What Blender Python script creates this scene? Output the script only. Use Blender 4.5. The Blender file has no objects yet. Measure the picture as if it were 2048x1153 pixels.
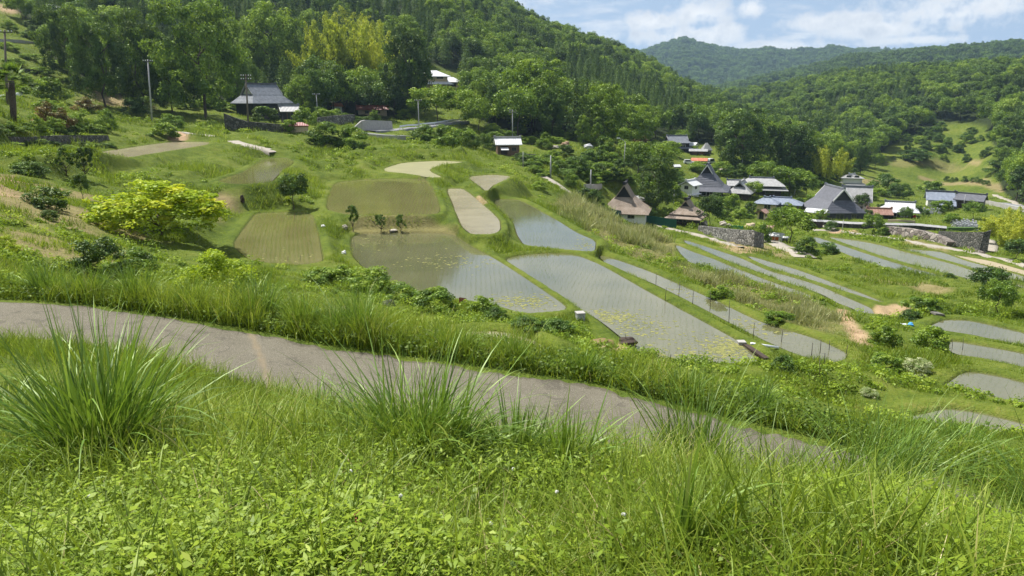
import bpy, math, random
import numpy as np
from mathutils import Vector, Matrix

R = math.radians
rng = np.random.default_rng(7)
random.seed(7)
scene = bpy.context.scene
COL = scene.collection

# ------------------------------------------------------------------ camera
LENS, SENS, W, H = 25.0, 36.0, 2048.0, 1153.0
F = LENS / SENS * W
PITCH = R(14.8)
cam_d = bpy.data.cameras.new('camera')
cam_d.lens = LENS; cam_d.sensor_width = SENS; cam_d.clip_start = 0.05; cam_d.clip_end = 9000
cam = bpy.data.objects.new('camera', cam_d); COL.objects.link(cam)
cam.rotation_euler = (math.pi / 2 - PITCH, 0, 0)
scene.camera = cam

def ray(px, py):
    """azimuth and tangent of the elevation of the line of sight through a point of the photograph"""
    xc = (np.asarray(px, float) - W / 2) / F
    yc = -(np.asarray(py, float) - H / 2) / F
    dx, dy, dz = xc, math.cos(PITCH) + yc * math.sin(PITCH), -math.sin(PITCH) + yc * math.cos(PITCH)
    return np.arctan2(dx, dy), dz / np.hypot(dx, dy)

def project(x, y, z):
    d = y * math.cos(PITCH) - z * math.sin(PITCH)
    u = y * math.sin(PITCH) + z * math.cos(PITCH)
    return W / 2 + F * x / d, H / 2 - F * u / d

def smooth(a, b, x):
    t = np.clip((x - a) / (b - a), 0, 1)
    return t * t * (3 - 2 * t)

_lat = np.random.default_rng(3).random((64, 64))
def vnoise(x, y):
    xi = np.floor(x).astype(int); yi = np.floor(y).astype(int)
    fx = x - xi; fy = y - yi
    fx = fx * fx * (3 - 2 * fx); fy = fy * fy * (3 - 2 * fy)
    a = _lat[xi % 64, yi % 64]; b = _lat[(xi + 1) % 64, yi % 64]
    c = _lat[xi % 64, (yi + 1) % 64]; d = _lat[(xi + 1) % 64, (yi + 1) % 64]
    return (a * (1 - fx) + b * fx) * (1 - fy) + (c * (1 - fx) + d * fx) * fy
def fbm(x, y, o=4):
    s = 0; a = .5
    for k in range(o):
        s = s + a * vnoise(x * 2 ** k + 17 * k, y * 2 ** k + 31 * k); a *= .5
    return s

# ------------------------------------------------------------------ object helpers
def tag(o, label=None, cat=None, group=None, kind=None):
    if label: o['label'] = label
    if cat: o['category'] = cat
    if group: o['group'] = group
    if kind: o['kind'] = kind
    return o

def thing(name, label, cat, loc=(0, 0, 0), rz=0.0, group=None):
    o = bpy.data.objects.new(name, None); COL.objects.link(o)
    o.empty_display_size = .2
    o.location = loc; o.rotation_euler = (0, 0, rz)
    return tag(o, label, cat, group)

def link(name, me, parent=None, loc=None, rot=None, scale=None):
    o = bpy.data.objects.new(name, me); COL.objects.link(o)
    if parent: o.parent = parent
    if loc is not None: o.location = loc
    if rot is not None: o.rotation_euler = rot
    if scale is not None: o.scale = scale
    return o

def mesh_np(name, V, faces, mat=None, attrs=None, smooth_shade=False):
    """faces: int array (n,3) or (n,4), or a list of such arrays; attrs: {name: float per vertex}"""
    me = bpy.data.meshes.new(name)
    fl = faces if isinstance(faces, list) else [faces]
    V = np.asarray(V, np.float32)
    me.vertices.add(len(V)); me.vertices.foreach_set('co', V.ravel())
    nl = sum(f.size for f in fl); nf = sum(len(f) for f in fl)
    me.loops.add(nl); me.polygons.add(nf)
    me.loops.foreach_set('vertex_index', np.concatenate([f.ravel() for f in fl]).astype(np.int32))
    tot = np.concatenate([np.full(len(f), f.shape[1], np.int32) for f in fl])
    st = np.concatenate([[0], np.cumsum(tot)[:-1]]).astype(np.int32)
    me.polygons.foreach_set('loop_start', st); me.polygons.foreach_set('loop_total', tot)
    if smooth_shade: me.polygons.foreach_set('use_smooth', np.ones(nf, bool))
    for k, a in (attrs or {}).items():
        at = me.attributes.new(k, 'FLOAT', 'POINT'); at.data.foreach_set('value', np.asarray(a, np.float32))
    me.update(calc_edges=True)
    if mat: me.materials.append(mat)
    return me

class MB:
    """collects boxes, prisms and tubes and links them as ONE mesh"""
    def __init__(s): s.v = []; s.f = []
    def add(s, vs, fs):
        n = len(s.v); s.v += [tuple(map(float, v)) for v in vs]; s.f += [tuple(i + n for i in f) for f in fs]; return s
    def box(s, x0, x1, y0, y1, z0, z1):
        return s.add([(x0, y0, z0), (x1, y0, z0), (x1, y1, z0), (x0, y1, z0), (x0, y0, z1), (x1, y0, z1), (x1, y1, z1), (x0, y1, z1)],
                     [(0, 3, 2, 1), (4, 5, 6, 7), (0, 1, 5, 4), (1, 2, 6, 5), (2, 3, 7, 6), (3, 0, 4, 7)])
    def loft(s, rings, cap=True):
        n = len(rings[0]); vs = [p for r in rings for p in r]; fs = []
        for k in range(len(rings) - 1):
            for i in range(n):
                j = (i + 1) % n
                fs.append((k * n + i, k * n + j, (k + 1) * n + j, (k + 1) * n + i))
        if cap: fs += [tuple(range(n))[::-1], tuple(range((len(rings) - 1) * n, len(rings) * n))]
        return s.add(vs, fs)
    def tube(s, pts, rad, n=7):
        pts = [Vector(p) for p in pts]; rings = []
        rad = rad if hasattr(rad, '__len__') else [rad] * len(pts)
        for i, p in enumerate(pts):
            d = (pts[min(i + 1, len(pts) - 1)] - pts[max(i - 1, 0)]).normalized()
            a = d.cross(Vector((0, 0, 1)) if abs(d.z) < .9 else Vector((1, 0, 0))).normalized(); b = d.cross(a)
            rings.append([p + rad[i] * (math.cos(t) * a + math.sin(t) * b) for t in [2 * math.pi * k / n for k in range(n)]])
        return s.loft(rings)
    def mesh(s, name, mat, sm=False):
        me = bpy.data.meshes.new(name); me.from_pydata(s.v, [], s.f); me.validate(); me.update()
        if mat: me.materials.append(mat)
        if sm: me.polygons.foreach_set('use_smooth', [True] * len(me.polygons))
        return me
    def build(s, name, mat, parent=None, sm=False, loc=None, rot=None):
        return link(name, s.mesh(name, mat, sm), parent, loc, rot)

# ------------------------------------------------------------------ materials
def newmat(name):
    m = bpy.data.materials.new(name); m.use_nodes = True
    nt = m.node_tree; nt.nodes.clear()
    out = nt.nodes.new('ShaderNodeOutputMaterial')
    return m, nt, out
def nd(nt, t, **kw):
    n = nt.nodes.new(t)
    for k, v in kw.items(): setattr(n, k, v)
    return n
def setin(n, **kw):
    for k, v in kw.items(): n.inputs[k.replace('_', ' ')].default_value = v
    return n
def ramp(nt, stops, fac=None, interp='LINEAR'):
    n = nd(nt, 'ShaderNodeValToRGB'); n.color_ramp.interpolation = interp
    e = n.color_ramp.elements
    while len(e) > 1: e.remove(e[-1])
    e[0].position = stops[0][0]; e[0].color = (*stops[0][1], 1)
    for p, c in stops[1:]:
        x = e.new(p); x.color = (*c, 1)
    if fac is not None: nt.links.new(fac, n.inputs['Fac'])
    return n.outputs['Color']
def noise(nt, scale, detail=4, rough=.55, coord='obj', vec=None, dist=0):
    n = nd(nt, 'ShaderNodeTexNoise'); setin(n, Scale=scale, Detail=detail, Roughness=rough, Distortion=dist)
    if vec is None:
        if coord == 'obj': vec = nd(nt, 'ShaderNodeTexCoord').outputs['Object']
        else: vec = nd(nt, 'ShaderNodeNewGeometry').outputs['Position']
    nt.links.new(vec, n.inputs['Vector'])
    return n.outputs['Fac']
def math_(nt, op, a, b=None, c=None, clamp=False):
    n = nd(nt, 'ShaderNodeMath', operation=op, use_clamp=clamp)
    for i, v in enumerate((a, b, c)):
        if v is None: continue
        if isinstance(v, (int, float)): n.inputs[i].default_value = v
        else: nt.links.new(v, n.inputs[i])
    return n.outputs[0]
def mixc(nt, fac, a, b, blend='MIX'):
    n = nd(nt, 'ShaderNodeMix', data_type='RGBA', blend_type=blend)
    for s, v in ((0, fac), (6, a), (7, b)):
        if isinstance(v, (int, float)): n.inputs[s].default_value = v
        elif isinstance(v, tuple): n.inputs[s].default_value = (*v, 1)
        else: nt.links.new(v, n.inputs[s])
    return n.outputs[2]
def attr(nt, name):
    return nd(nt, 'ShaderNodeAttribute', attribute_name=name).outputs['Fac']
def bump(nt, h, strength=.5, dist=.05):
    n = nd(nt, 'ShaderNodeBump'); setin(n, Strength=strength, Distance=dist); nt.links.new(h, n.inputs['Height'])
    return n.outputs['Normal']
def princ(nt, out, color, rough=.8, normal=None, spec=.3, metallic=0.0):
    b = nd(nt, 'ShaderNodeBsdfPrincipled')
    if isinstance(color, tuple): b.inputs['Base Color'].default_value = (*color, 1)
    else: nt.links.new(color, b.inputs['Base Color'])
    if isinstance(rough, (int, float)): b.inputs['Roughness'].default_value = rough
    else: nt.links.new(rough, b.inputs['Roughness'])
    b.inputs['Specular IOR Level'].default_value = spec; b.inputs['Metallic'].default_value = metallic
    if normal is not None: nt.links.new(normal, b.inputs['Normal'])
    nt.links.new(b.outputs[0], out.inputs['Surface'])
    return b

def leafmat(name, stops, transl=.35, rnd=.5, gloss=.06):
    """foliage: colour from the leaf's own tint and the plant's own random number"""
    m, nt, out = newmat(name)
    t = attr(nt, 'tint'); r = nd(nt, 'ShaderNodeObjectInfo').outputs['Random']
    f = math_(nt, 'MULTIPLY_ADD', math_(nt, 'SUBTRACT', r, .5), rnd, t, clamp=True)
    c = ramp(nt, stops, f)
    d = nd(nt, 'ShaderNodeBsdfDiffuse'); tr = nd(nt, 'ShaderNodeBsdfTranslucent'); g = nd(nt, 'ShaderNodeBsdfGlossy')
    g.inputs['Roughness'].default_value = .5; g.inputs['Color'].default_value = (.8, .9, .6, 1)
    nt.links.new(c, d.inputs['Color'])
    nt.links.new(mixc(nt, .25, c, (.35, .42, .02)), tr.inputs['Color'])
    a = nd(nt, 'ShaderNodeMixShader'); a.inputs[0].default_value = transl
    nt.links.new(d.outputs[0], a.inputs[1]); nt.links.new(tr.outputs[0], a.inputs[2])
    b = nd(nt, 'ShaderNodeMixShader'); b.inputs[0].default_value = gloss
    nt.links.new(a.outputs[0], b.inputs[1]); nt.links.new(g.outputs[0], b.inputs[2])
    nt.links.new(b.outputs[0], out.inputs['Surface'])
    return m

M = {}
M['grass'] = leafmat('fresh_grass', [(0, (.065, .115, .012)), (.5, (.195, .285, .022)), (.85, (.33, .40, .045)), (1, (.44, .40, .15))], .4, .5, .03)
M['lush'] = leafmat('lush_weeds', [(0, (.055, .105, .012)), (.45, (.185, .285, .020)), (.8, (.32, .42, .038)), (1, (.43, .49, .07))], .4, .5, .025)
M['pampas'] = leafmat('pampas_blades', [(0, (.05, .115, .014)), (.5, (.145, .265, .03)), (.85, (.25, .37, .06)), (1, (.42, .36, .17))], .35, .2, .06)
M['reed'] = leafmat('dry_reeds', [(0, (.20, .23, .08)), (.35, (.36, .35, .15)), (.7, (.56, .50, .29)), (1, (.70, .62, .42))], .45)
M['rice'] = leafmat('rice_leaf', [(0, (.10, .20, .03)), (1, (.26, .34, .06))], .3)
M['broad'] = leafmat('broad_leaves', [(0, (.030, .075, .012)), (.35, (.080, .165, .020)), (.7, (.16, .275, .028)), (1, (.28, .39, .04))], .42, 1.0, .04)
M['bright'] = leafmat('bright_leaves', [(0, (.055, .11, .010)), (.5, (.14, .25, .018)), (1, (.27, .38, .034))], .42, .5, .04)
M['dark'] = leafmat('dark_leaves', [(0, (.022, .058, .012)), (.5, (.058, .130, .020)), (1, (.13, .23, .032))], .32, .8, .04)
M['cedar'] = leafmat('cedar_needles', [(0, (.020, .050, .013)), (.5, (.050, .108, .024)), (1, (.12, .20, .04))], .26, .9, .03)
M['bamboo'] = leafmat('bamboo_leaves', [(0, (.14, .21, .016)), (.5, (.38, .44, .034)), (1, (.60, .60, .07))], .52, .4, .03)
M['yellow'] = leafmat('yellow_green_leaves', [(0, (.13, .23, .012)), (.5, (.36, .48, .018)), (1, (.68, .68, .03))], .48, .2, .03)
M['red'] = leafmat('red_brown_leaves', [(0, (.05, .05, .012)), (.5, (.15, .07, .02)), (1, (.27, .11, .035))], .3, .2)
M['blossom'] = leafmat('cream_blossom', [(0, (.12, .22, .04)), (.45, (.30, .36, .14)), (1, (.74, .72, .50))], .3, .2)
M['straw'] = leafmat('dry_straw', [(0, (.22, .15, .07)), (1, (.55, .43, .24))], .2, .2)

def barkmat():
    m, nt, out = newmat('bark')
    n = noise(nt, 9, 5); c = ramp(nt, [(0.3, (.045, .035, .026)), (.7, (.13, .105, .08))], n)
    princ(nt, out, c, .9, bump(nt, n, .6, .03)); return m
M['bark'] = barkmat()

def roofmat(name, c0, c1, along='X', pitch=.28, sheen=.45, spec=.4):
    """tiled roof: courses of tiles as ridges down the slope"""
    m, nt, out = newmat(name)
    tc = nd(nt, 'ShaderNodeTexCoord'); sp = nd(nt, 'ShaderNodeSeparateXYZ'); nt.links.new(tc.outputs['Object'], sp.inputs[0])
    w = math_(nt, 'SINE', math_(nt, 'MULTIPLY', sp.outputs[along], 2 * math.pi / pitch))
    z = math_(nt, 'FRACT', math_(nt, 'MULTIPLY', sp.outputs['Z'], 5.5))
    n = noise(nt, 1.7, 5); n2 = noise(nt, 14, 3)
    f = math_(nt, 'MULTIPLY_ADD', n2, .35, math_(nt, 'MULTIPLY', n, .75))
    c = ramp(nt, [(.3, c0), (.75, c1)], f)
    hgt = math_(nt, 'ADD', w, math_(nt, 'MULTIPLY', z, .3))
    princ(nt, out, c, sheen, bump(nt, hgt, .35, .05), spec); return m
M['tile'] = roofmat('grey_tiles', (.10, .11, .13), (.24, .26, .29))
M['tile_pale'] = roofmat('pale_tiles', (.22, .22, .22), (.42, .42, .42))
M['tile_dark'] = roofmat('dark_slate', (.055, .06, .075), (.125, .13, .155), 'X', .26, .5)
M['tile_blue'] = roofmat('bluish_tiles', (.13, .16, .22), (.27, .31, .38))
M['tile_red'] = roofmat('maroon_tiles', (.14, .03, .025), (.32, .09, .07))
M['tile_orange'] = roofmat('orange_sheet', (.45, .13, .06), (.60, .22, .13), 'X', .5)
M['tile_brown'] = roofmat('brown_tiles', (.20, .10, .07), (.36, .22, .17), 'X', .6)
M['metal'] = roofmat('white_metal_sheet', (.48, .49, .50), (.68, .69, .70), 'X', .45, .5)

def thatchmat():
    m, nt, out = newmat('old_thatch')
    tc = nd(nt, 'ShaderNodeTexCoord'); mp = nd(nt, 'ShaderNodeMapping'); mp.inputs['Scale'].default_value = (7, 7, 1.2)
    nt.links.new(tc.outputs['Object'], mp.inputs[0])
    n = noise(nt, 1.5, 6, .65, vec=mp.outputs[0]); n2 = noise(nt, .9, 4)
    f = math_(nt, 'MULTIPLY_ADD', n, .6, math_(nt, 'MULTIPLY', n2, .45))
    c = ramp(nt, [(.3, (.17, .13, .10)), (.5, (.31, .25, .20)), (.75, (.45, .38, .32))], f)
    princ(nt, out, c, .95, bump(nt, n, 1, .12), .1); return m
M['thatch'] = thatchmat()

def plain(name, c, rough=.7, var=.25, scale=3, b=0.0, spec=.3):
    m, nt, out = newmat(name)
    n = noise(nt, scale, 5, .6)
    col = ramp(nt, [(.25, tuple(x * (1 - var) for x in c)), (.75, tuple(min(1, x * (1 + var)) for x in c))], n)
    princ(nt, out, col, rough, bump(nt, n, b, .03) if b else None, spec); return m
M['white'] = plain('white_plaster', (.72, .72, .70), .8, .08)
M['cream'] = plain('cream_plaster', (.66, .55, .33), .8, .1)
M['beige'] = plain('beige_plaster', (.50, .41, .28), .85, .12)
M['black'] = plain('charred_boards', (.022, .022, .026), .7, .3)
M['slate_wall'] = plain('dark_slate_wall', (.045, .047, .058), .6, .25)
M['wood'] = plain('weathered_wood', (.16, .105, .07), .8, .35, 5)
M['wood_grey'] = plain('grey_wood', (.15, .14, .125), .85, .3, 5)
M['wood_dark'] = plain('dark_wood', (.05, .035, .026), .8, .3, 5)
M['orange'] = plain('orange_doors', (.50, .13, .035), .6, .15)
M['concrete'] = plain('concrete', (.36, .35, .33), .9, .2, 2, .3)
M['pole'] = plain('pole_concrete', (.42, .42, .41), .8, .12)
M['pole_wood'] = plain('pole_dark', (.14, .12, .10), .85, .2)
M['rod'] = plain('rusty_rod', (.06, .05, .045), .7, .3)
M['glass'] = plain('dark_glass', (.03, .035, .04), .12, .2, 2, 0, .6)
M['net'] = plain('green_netting', (.010, .075, .05), .6, .25, 6)
M['netlight'] = plain('bright_green_net', (.03, .27, .12), .6, .15, 6)
M['tarp'] = plain('blue_tarp', (.09, .36, .72), .5, .15, 3, .3)
M['pvc'] = plain('white_pvc', (.80, .82, .84), .4, .04)
M['carpaint'] = plain('white_car_paint', (.78, .79, .80), .25, .03, 3, 0, .5)
M['rubber'] = plain('rubber', (.02, .02, .02), .8, .2)
M['boulder'] = plain('boulder', (.42, .38, .32), .9, .35, 4, .6)
M['redcloth'] = plain('red_cloth', (.55, .03, .03), .8, .1)
M['rail'] = plain('guard_rail', (.66, .70, .74), .45, .08)
M['earth'] = plain('bare_earth', (.30, .20, .13), .95, .25, 3, .5)
M['white_earth'] = plain('pale_yard', (.52, .42, .29), .95, .12, 1.5)
M['clover'] = plain('white_petals', (.85, .85, .80), .8, .04)
M['dock'] = plain('rust_seed', (.26, .09, .045), .9, .4, 40)
M['hedge_wall'] = plain('wall_plants', (.06, .12, .02), .9, .5, 5)

def gravemat():
    m, nt, out = newmat('grave_granite')
    n = noise(nt, 8, 4); c = ramp(nt, [(.3, (.22, .23, .25)), (.7, (.55, .56, .58))], n)
    princ(nt, out, c, .4); return m
M['granite'] = gravemat()

def stonewall(name, c0, c1, c2, scale):
    m, nt, out = newmat(name)
    tc = nd(nt, 'ShaderNodeTexCoord')
    v = nd(nt, 'ShaderNodeTexVoronoi', feature='F1'); v.inputs['Scale'].default_value = scale; nt.links.new(tc.outputs['Object'], v.inputs['Vector'])
    e = nd(nt, 'ShaderNodeTexVoronoi', feature='DISTANCE_TO_EDGE'); e.inputs['Scale'].default_value = scale; nt.links.new(tc.outputs['Object'], e.inputs['Vector'])
    sp = nd(nt, 'ShaderNodeSeparateColor'); nt.links.new(v.outputs['Color'], sp.inputs[0])
    c = ramp(nt, [(0, c0), (.6, c1), (1, c2)], sp.outputs[0])
    c = mixc(nt, math_(nt, 'LESS_THAN', e.outputs['Distance'], .05), c, (.035, .035, .028))
    c = mixc(nt, math_(nt, 'MULTIPLY', noise(nt, .6, 4), .5), c, tuple(x * .5 for x in c1))
    h = math_(nt, 'MINIMUM', e.outputs['Distance'], .2)
    princ(nt, out, c, .9, bump(nt, h, 1, .4)); return m
M['stone'] = stonewall('field_stone', (.10, .10, .095), (.22, .215, .20), (.38, .37, .34), 2.2)
M['stone_dark'] = stonewall('mossy_stone', (.05, .055, .045), (.115, .115, .10), (.20, .19, .17), 2.6)
M['stone_big'] = stonewall('rubble_stone', (.13, .10, .09), (.26, .23, .20), (.48, .43, .38), 1.3)

def watermat(name, deep, mud, rough=.04):
    m, nt, out = newmat(name)
    n = noise(nt, .35, 5, .6, 'pos'); n2 = noise(nt, 5, 4, .6, 'pos')
    f = math_(nt, 'MULTIPLY_ADD', n2, .25, math_(nt, 'MULTIPLY', n, .8))
    c = ramp(nt, [(.3, deep), (.75, mud)], f)
    rip = noise(nt, 9, 3, .6, 'pos'); rip2 = noise(nt, 1.6, 2, .5, 'pos')
    b = princ(nt, out, c, rough, bump(nt, math_(nt, 'ADD', rip, rip2), .06, .02), .5)
    b.inputs['IOR'].default_value = 1.65
    return m
M['water'] = watermat('paddy_water', (.085, .09, .042), (.145, .14, .072))
M['water_olive'] = watermat('olive_water', (.13, .125, .042), (.19, .175, .07), .10)
M['water_mud'] = watermat('mud_water', (.20, .17, .095), (.33, .29, .185), .22)
M['water_dry'] = watermat('drying_mud', (.21, .20, .085), (.31, .29, .13), .4)
M['water_tan'] = watermat('drained_mud', (.27, .22, .13), (.36, .30, .19), .7)
M['algae'] = leafmat('algae', [(0, (.15, .16, .06)), (1, (.28, .27, .09))], .1, .1)

def roadmat():
    m, nt, out = newmat('road_concrete')
    pos = nd(nt, 'ShaderNodeNewGeometry').outputs['Position']
    n = noise(nt, .9, 5, .6, vec=pos); g = noise(nt, 26, 5, .8, vec=pos); p = noise(nt, 75, 3, .7, vec=pos)
    c = ramp(nt, [(.25, (.075, .068, .051)), (.5, (.132, .120, .088)), (.75, (.182, .167, .124))], math_(nt, 'MULTIPLY_ADD', g, .45, math_(nt, 'MULTIPLY', n, .6)))
    c = mixc(nt, math_(nt, 'MULTIPLY', math_(nt, 'GREATER_THAN', p, .59), .55), c, (.36, .33, .27))
    c = mixc(nt, math_(nt, 'MULTIPLY', math_(nt, 'LESS_THAN', p, .42), .45), c, (.07, .062, .048))
    moss = math_(nt, 'MULTIPLY', attr(nt, 'edge'), math_(nt, 'GREATER_THAN', math_(nt, 'ADD', noise(nt, 4, 5, .7, vec=pos), attr(nt, 'edge')), 1.0))
    c = mixc(nt, math_(nt, 'MULTIPLY', moss, .85), c, (.055, .05, .03))
    st_ = noise(nt, 2.3, 6, .7, vec=pos, dist=1.2)
    c = mixc(nt, math_(nt, 'MULTIPLY', math_(nt, 'GREATER_THAN', st_, .58), .35), c, (.05, .045, .036))
    ck = nd(nt, 'ShaderNodeTexVoronoi', feature='DISTANCE_TO_EDGE'); ck.inputs['Scale'].default_value = .27; wv_ = nd(nt, 'ShaderNodeVectorMath', operation='ADD'); nt.links.new(pos, wv_.inputs[0]); nw = nd(nt, 'ShaderNodeTexNoise'); nw.inputs['Scale'].default_value = .8; nt.links.new(pos, nw.inputs['Vector']); sc_ = nd(nt, 'ShaderNodeVectorMath', operation='SCALE'); sc_.inputs['Scale'].default_value = 2.4; nt.links.new(nw.outputs['Color'], sc_.inputs[0]); nt.links.new(sc_.outputs[0], wv_.inputs[1]); nt.links.new(wv_.outputs[0], ck.inputs['Vector'])
    c = mixc(nt, math_(nt, 'MULTIPLY', math_(nt, 'LESS_THAN', math_(nt, 'MULTIPLY_ADD', noise(nt, 5, 4, .7, vec=pos), .05, ck.outputs['Distance']), .028), .35), c, (.05, .047, .036))
    crack = math_(nt, 'MULTIPLY', attr(nt, 'joint'), math_(nt, 'MULTIPLY_ADD', noise(nt, 7, 3, .6, vec=pos), 1.2, .1), clamp=True)
    c = mixc(nt, crack, c, (.25, .19, .11))
    princ(nt, out, c, .9, bump(nt, math_(nt, 'ADD', g, p), .35, .01), .2); return m
M['road'] = roadmat()
M['asphalt'] = plain('far_asphalt', (.20, .205, .21), .85, .15, .5)
M['path'] = plain('concrete_path', (.33, .30, .25), .9, .18, 1.2)
M['joint'] = plain('joint_filler', (.34, .27, .15), .9, .3, 8, .4)

def groundmat():
    m, nt, out = newmat('meadow_ground')
    pos = nd(nt, 'ShaderNodeNewGeometry').outputs['Position']
    n1 = noise(nt, .08, 5, .6, vec=pos); n2 = noise(nt, .9, 5, .65, vec=pos); n3 = noise(nt, 6, 3, .7, vec=pos)
    f = math_(nt, 'MULTIPLY_ADD', n3, .3, math_(nt, 'MULTIPLY_ADD', n2, .45, math_(nt, 'MULTIPLY', n1, .4)))
    g = ramp(nt, [(.35, (.022, .040, .007)), (.50, (.07, .105, .014)), (.62, (.12, .155, .022)), (.78, (.19, .185, .05))], f)
    d = ramp(nt, [(.3, (.17, .13, .06)), (.6, (.29, .22, .12)), (.8, (.36, .27, .17))], f)
    e = ramp(nt, [(.3, (.32, .21, .125)), (.7, (.46, .33, .21))], n2)
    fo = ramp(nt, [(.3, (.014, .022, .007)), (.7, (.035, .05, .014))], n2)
    mud = ramp(nt, [(.3, (.09, .075, .04)), (.7, (.16, .13, .075))], n3)
    fa = ramp(nt, [(.35, (.022, .05, .013)), (.65, (.055, .10, .024))], math_(nt, 'MULTIPLY_ADD', n2, .5, math_(nt, 'MULTIPLY', noise(nt, .035, 6, .7, vec=pos), .6)))
    c = mixc(nt, attr(nt, 'dry'), g, d); c = mixc(nt, attr(nt, 'bare'), c, e)
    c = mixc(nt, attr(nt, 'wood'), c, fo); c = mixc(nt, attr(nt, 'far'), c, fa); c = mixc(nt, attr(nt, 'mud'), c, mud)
    princ(nt, out, c, .95, bump(nt, math_(nt, 'ADD', n3, n2), .8, .15), .1); return m
M['ground'] = groundmat()

# ------------------------------------------------------------------ terrain: heights measured at points of the place
CTRL_Z = [(0,1153,-1.65),(1024,1153,-1.65),(2048,1153,-1.75),(180,940,-1.9),(820,900,-2.05),(1100,940,-2.2),(1250,970,-2.35),(1400,1005,-2.4),(1640,1065,-2.7),(1850,1110,-2.8),
 (100,520,-6.0),(60,480,-6.0),(300,590,-6.6),(50,430,-6.0),(50,350,-5.6),(150,440,-7.0),(300,480,-8.6),(430,500,-9.2),(420,560,-8.3),(560,570,-8.8),
 (680,520,-9.9),(680,440,-9.6),(800,640,-9.0),(1000,640,-9.8),(1150,660,-9.9),(1200,720,-9.2),(1350,760,-9.0),(1600,760,-9.6),(1600,700,-10.8),
 (1720,680,-12),(1800,720,-11.6),(1800,640,-14),(1900,620,-15.3),(1720,560,-17.3),(2000,620,-15.6),(1450,560,-13.8),(1600,640,-12.6),
 (1250,470,-14.2),(1350,480,-16.5),(1500,500,-19.6),(1250,440,-20.5),(1400,450,-22.2),(1640,450,-24),(1850,460,-24),(1950,490,-22.8),(2040,520,-22),
 (1640,400,-25),(1900,400,-27),(1900,340,-29),(1760,340,-27),(2040,400,-28),(2040,350,-26),
 (1400,380,-22),(1550,350,-21),(1380,320,-18),(1480,300,-16),(1250,300,-12.5),(1250,380,-17),(1150,350,-13),(1100,400,-12.8),(1000,310,-10.8),
 (1050,280,-9.5),(1180,250,-7),(900,300,-8.8),(740,310,-8),(640,340,-8.6),(640,290,-7),(760,268,-6.6),(900,250,-5.8),(745,235,-4.2),(530,245,-4.6),
 (600,260,-5),(420,270,-5.3),(400,330,-7),(300,260,-4.6),(300,240,-3.6),(100,280,-4.4),(100,240,-2.5),(20,250,-2.3),(20,330,-5.2)]
CTRL_R = [(60,190,150),(60,120,190),(30,40,240),(0,-30,290),(100,10,265),(250,190,190),(250,100,250),(250,0,300),(300,-200,420),(0,-200,400),(0,-350,520),
 (400,200,190),(500,190,215),(600,190,215),(600,100,270),(600,0,345),(600,-200,470),(600,-300,560),(850,190,230),(870,165,250),(850,60,320),(850,-100,480),
 (850,-150,560),(1010,200,250),(1010,100,350),(1010,28,480),(1130,85,515),(1130,230,260),(1200,105,530),(1200,180,330),(1300,145,560),(1300,220,330),
 (1400,200,560),(1400,250,330),(1500,240,540),(1540,290,330),(1440,205,800),(1010,130,750),(1200,160,760),(600,-150,800),(1300,180,770),
 (1500,195,800),(1560,180,760),(1700,160,720),(1850,155,690),(2048,150,650),(1600,220,520),(1700,260,420),(1750,200,500),(1900,200,480),(2048,200,430),(2048,280,350),
 (1780,325,345),(1800,300,370),(1850,305,365),(1850,275,400),(1900,300,375),(1900,260,420),(1950,310,365),(1950,262,415),(1990,290,380),(100,588,17.5),(300,614,17),(500,646,16),(700,684,16),(850,706,15.5),(1000,724,15),(1200,754,14),(1400,796,13),(1600,842,12.5),(1750,884,12),(1900,918,12.5),
 (1700,200,1000),(2048,195,900),(1900,200,950)]
# the lane above the fields: far edge and level
ROAD = np.array([(0,597,-3.4),(200,611,-3.52),(330,631,-3.62),(480,655,-3.75),(640,687,-3.88),(800,710,-4.0),(1000,737,-4.15),(1200,768,-4.35),(1310,796,-4.45),
 (1450,832,-4.6),(1600,866,-4.75),(1750,905,-4.9),(1900,955,-5.0),(2048,1012,-5.1)], float)
th_r, t_r = ray(ROAD[:, 0], ROAD[:, 1])
rd_far, rd_z = ROAD[:, 2] / t_r, ROAD[:, 2]
rd_near = rd_far - 2.8
def road_at(th): return np.interp(th, th_r, rd_near), np.interp(th, th_r, rd_far), np.interp(th, th_r, rd_z)

ct, cs, cv = [], [], []
for px, py, z in CTRL_Z:
    a, t = ray(px, py); ct.append(a); cs.append(math.log(z / t)); cv.append(t)
for px, py, r in CTRL_R:
    a, t = ray(px, py); ct.append(a); cs.append(math.log(r)); cv.append(t)
for th, rf, rn, z in zip(th_r, rd_far, rd_near, rd_z):
    for r in (rf + .9, rn - .2): ct.append(th); cs.append(math.log(r)); cv.append(z / r)
KA = 2.6
P = np.c_[np.array(ct, float) * KA, np.array(cs, float)]
def tpsk(d2): return d2 * np.log(d2 + 1e-9)
n = len(P)
K = tpsk(((P[:, None] - P[None]) ** 2).sum(-1)) + np.eye(n) * 2e-3
A = np.block([[K, np.c_[np.ones(n), P]], [np.r_[np.ones((1, n)), P.T], np.zeros((3, 3))]])
sol = np.linalg.solve(A, np.r_[np.array(cv, float), np.zeros(3)])
def tps(th, s):
    out = np.empty(th.size); th = th.ravel() * KA; s = s.ravel()
    for i in range(0, th.size, 40000):
        a, b = th[i:i + 40000, None], s[i:i + 40000, None]
        out[i:i + 40000] = tpsk((a - P[:, 0]) ** 2 + (b - P[:, 1]) ** 2) @ sol[:n] + sol[n] + sol[n + 1] * a[:, 0] + sol[n + 2] * b[:, 0]
    return out

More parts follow.
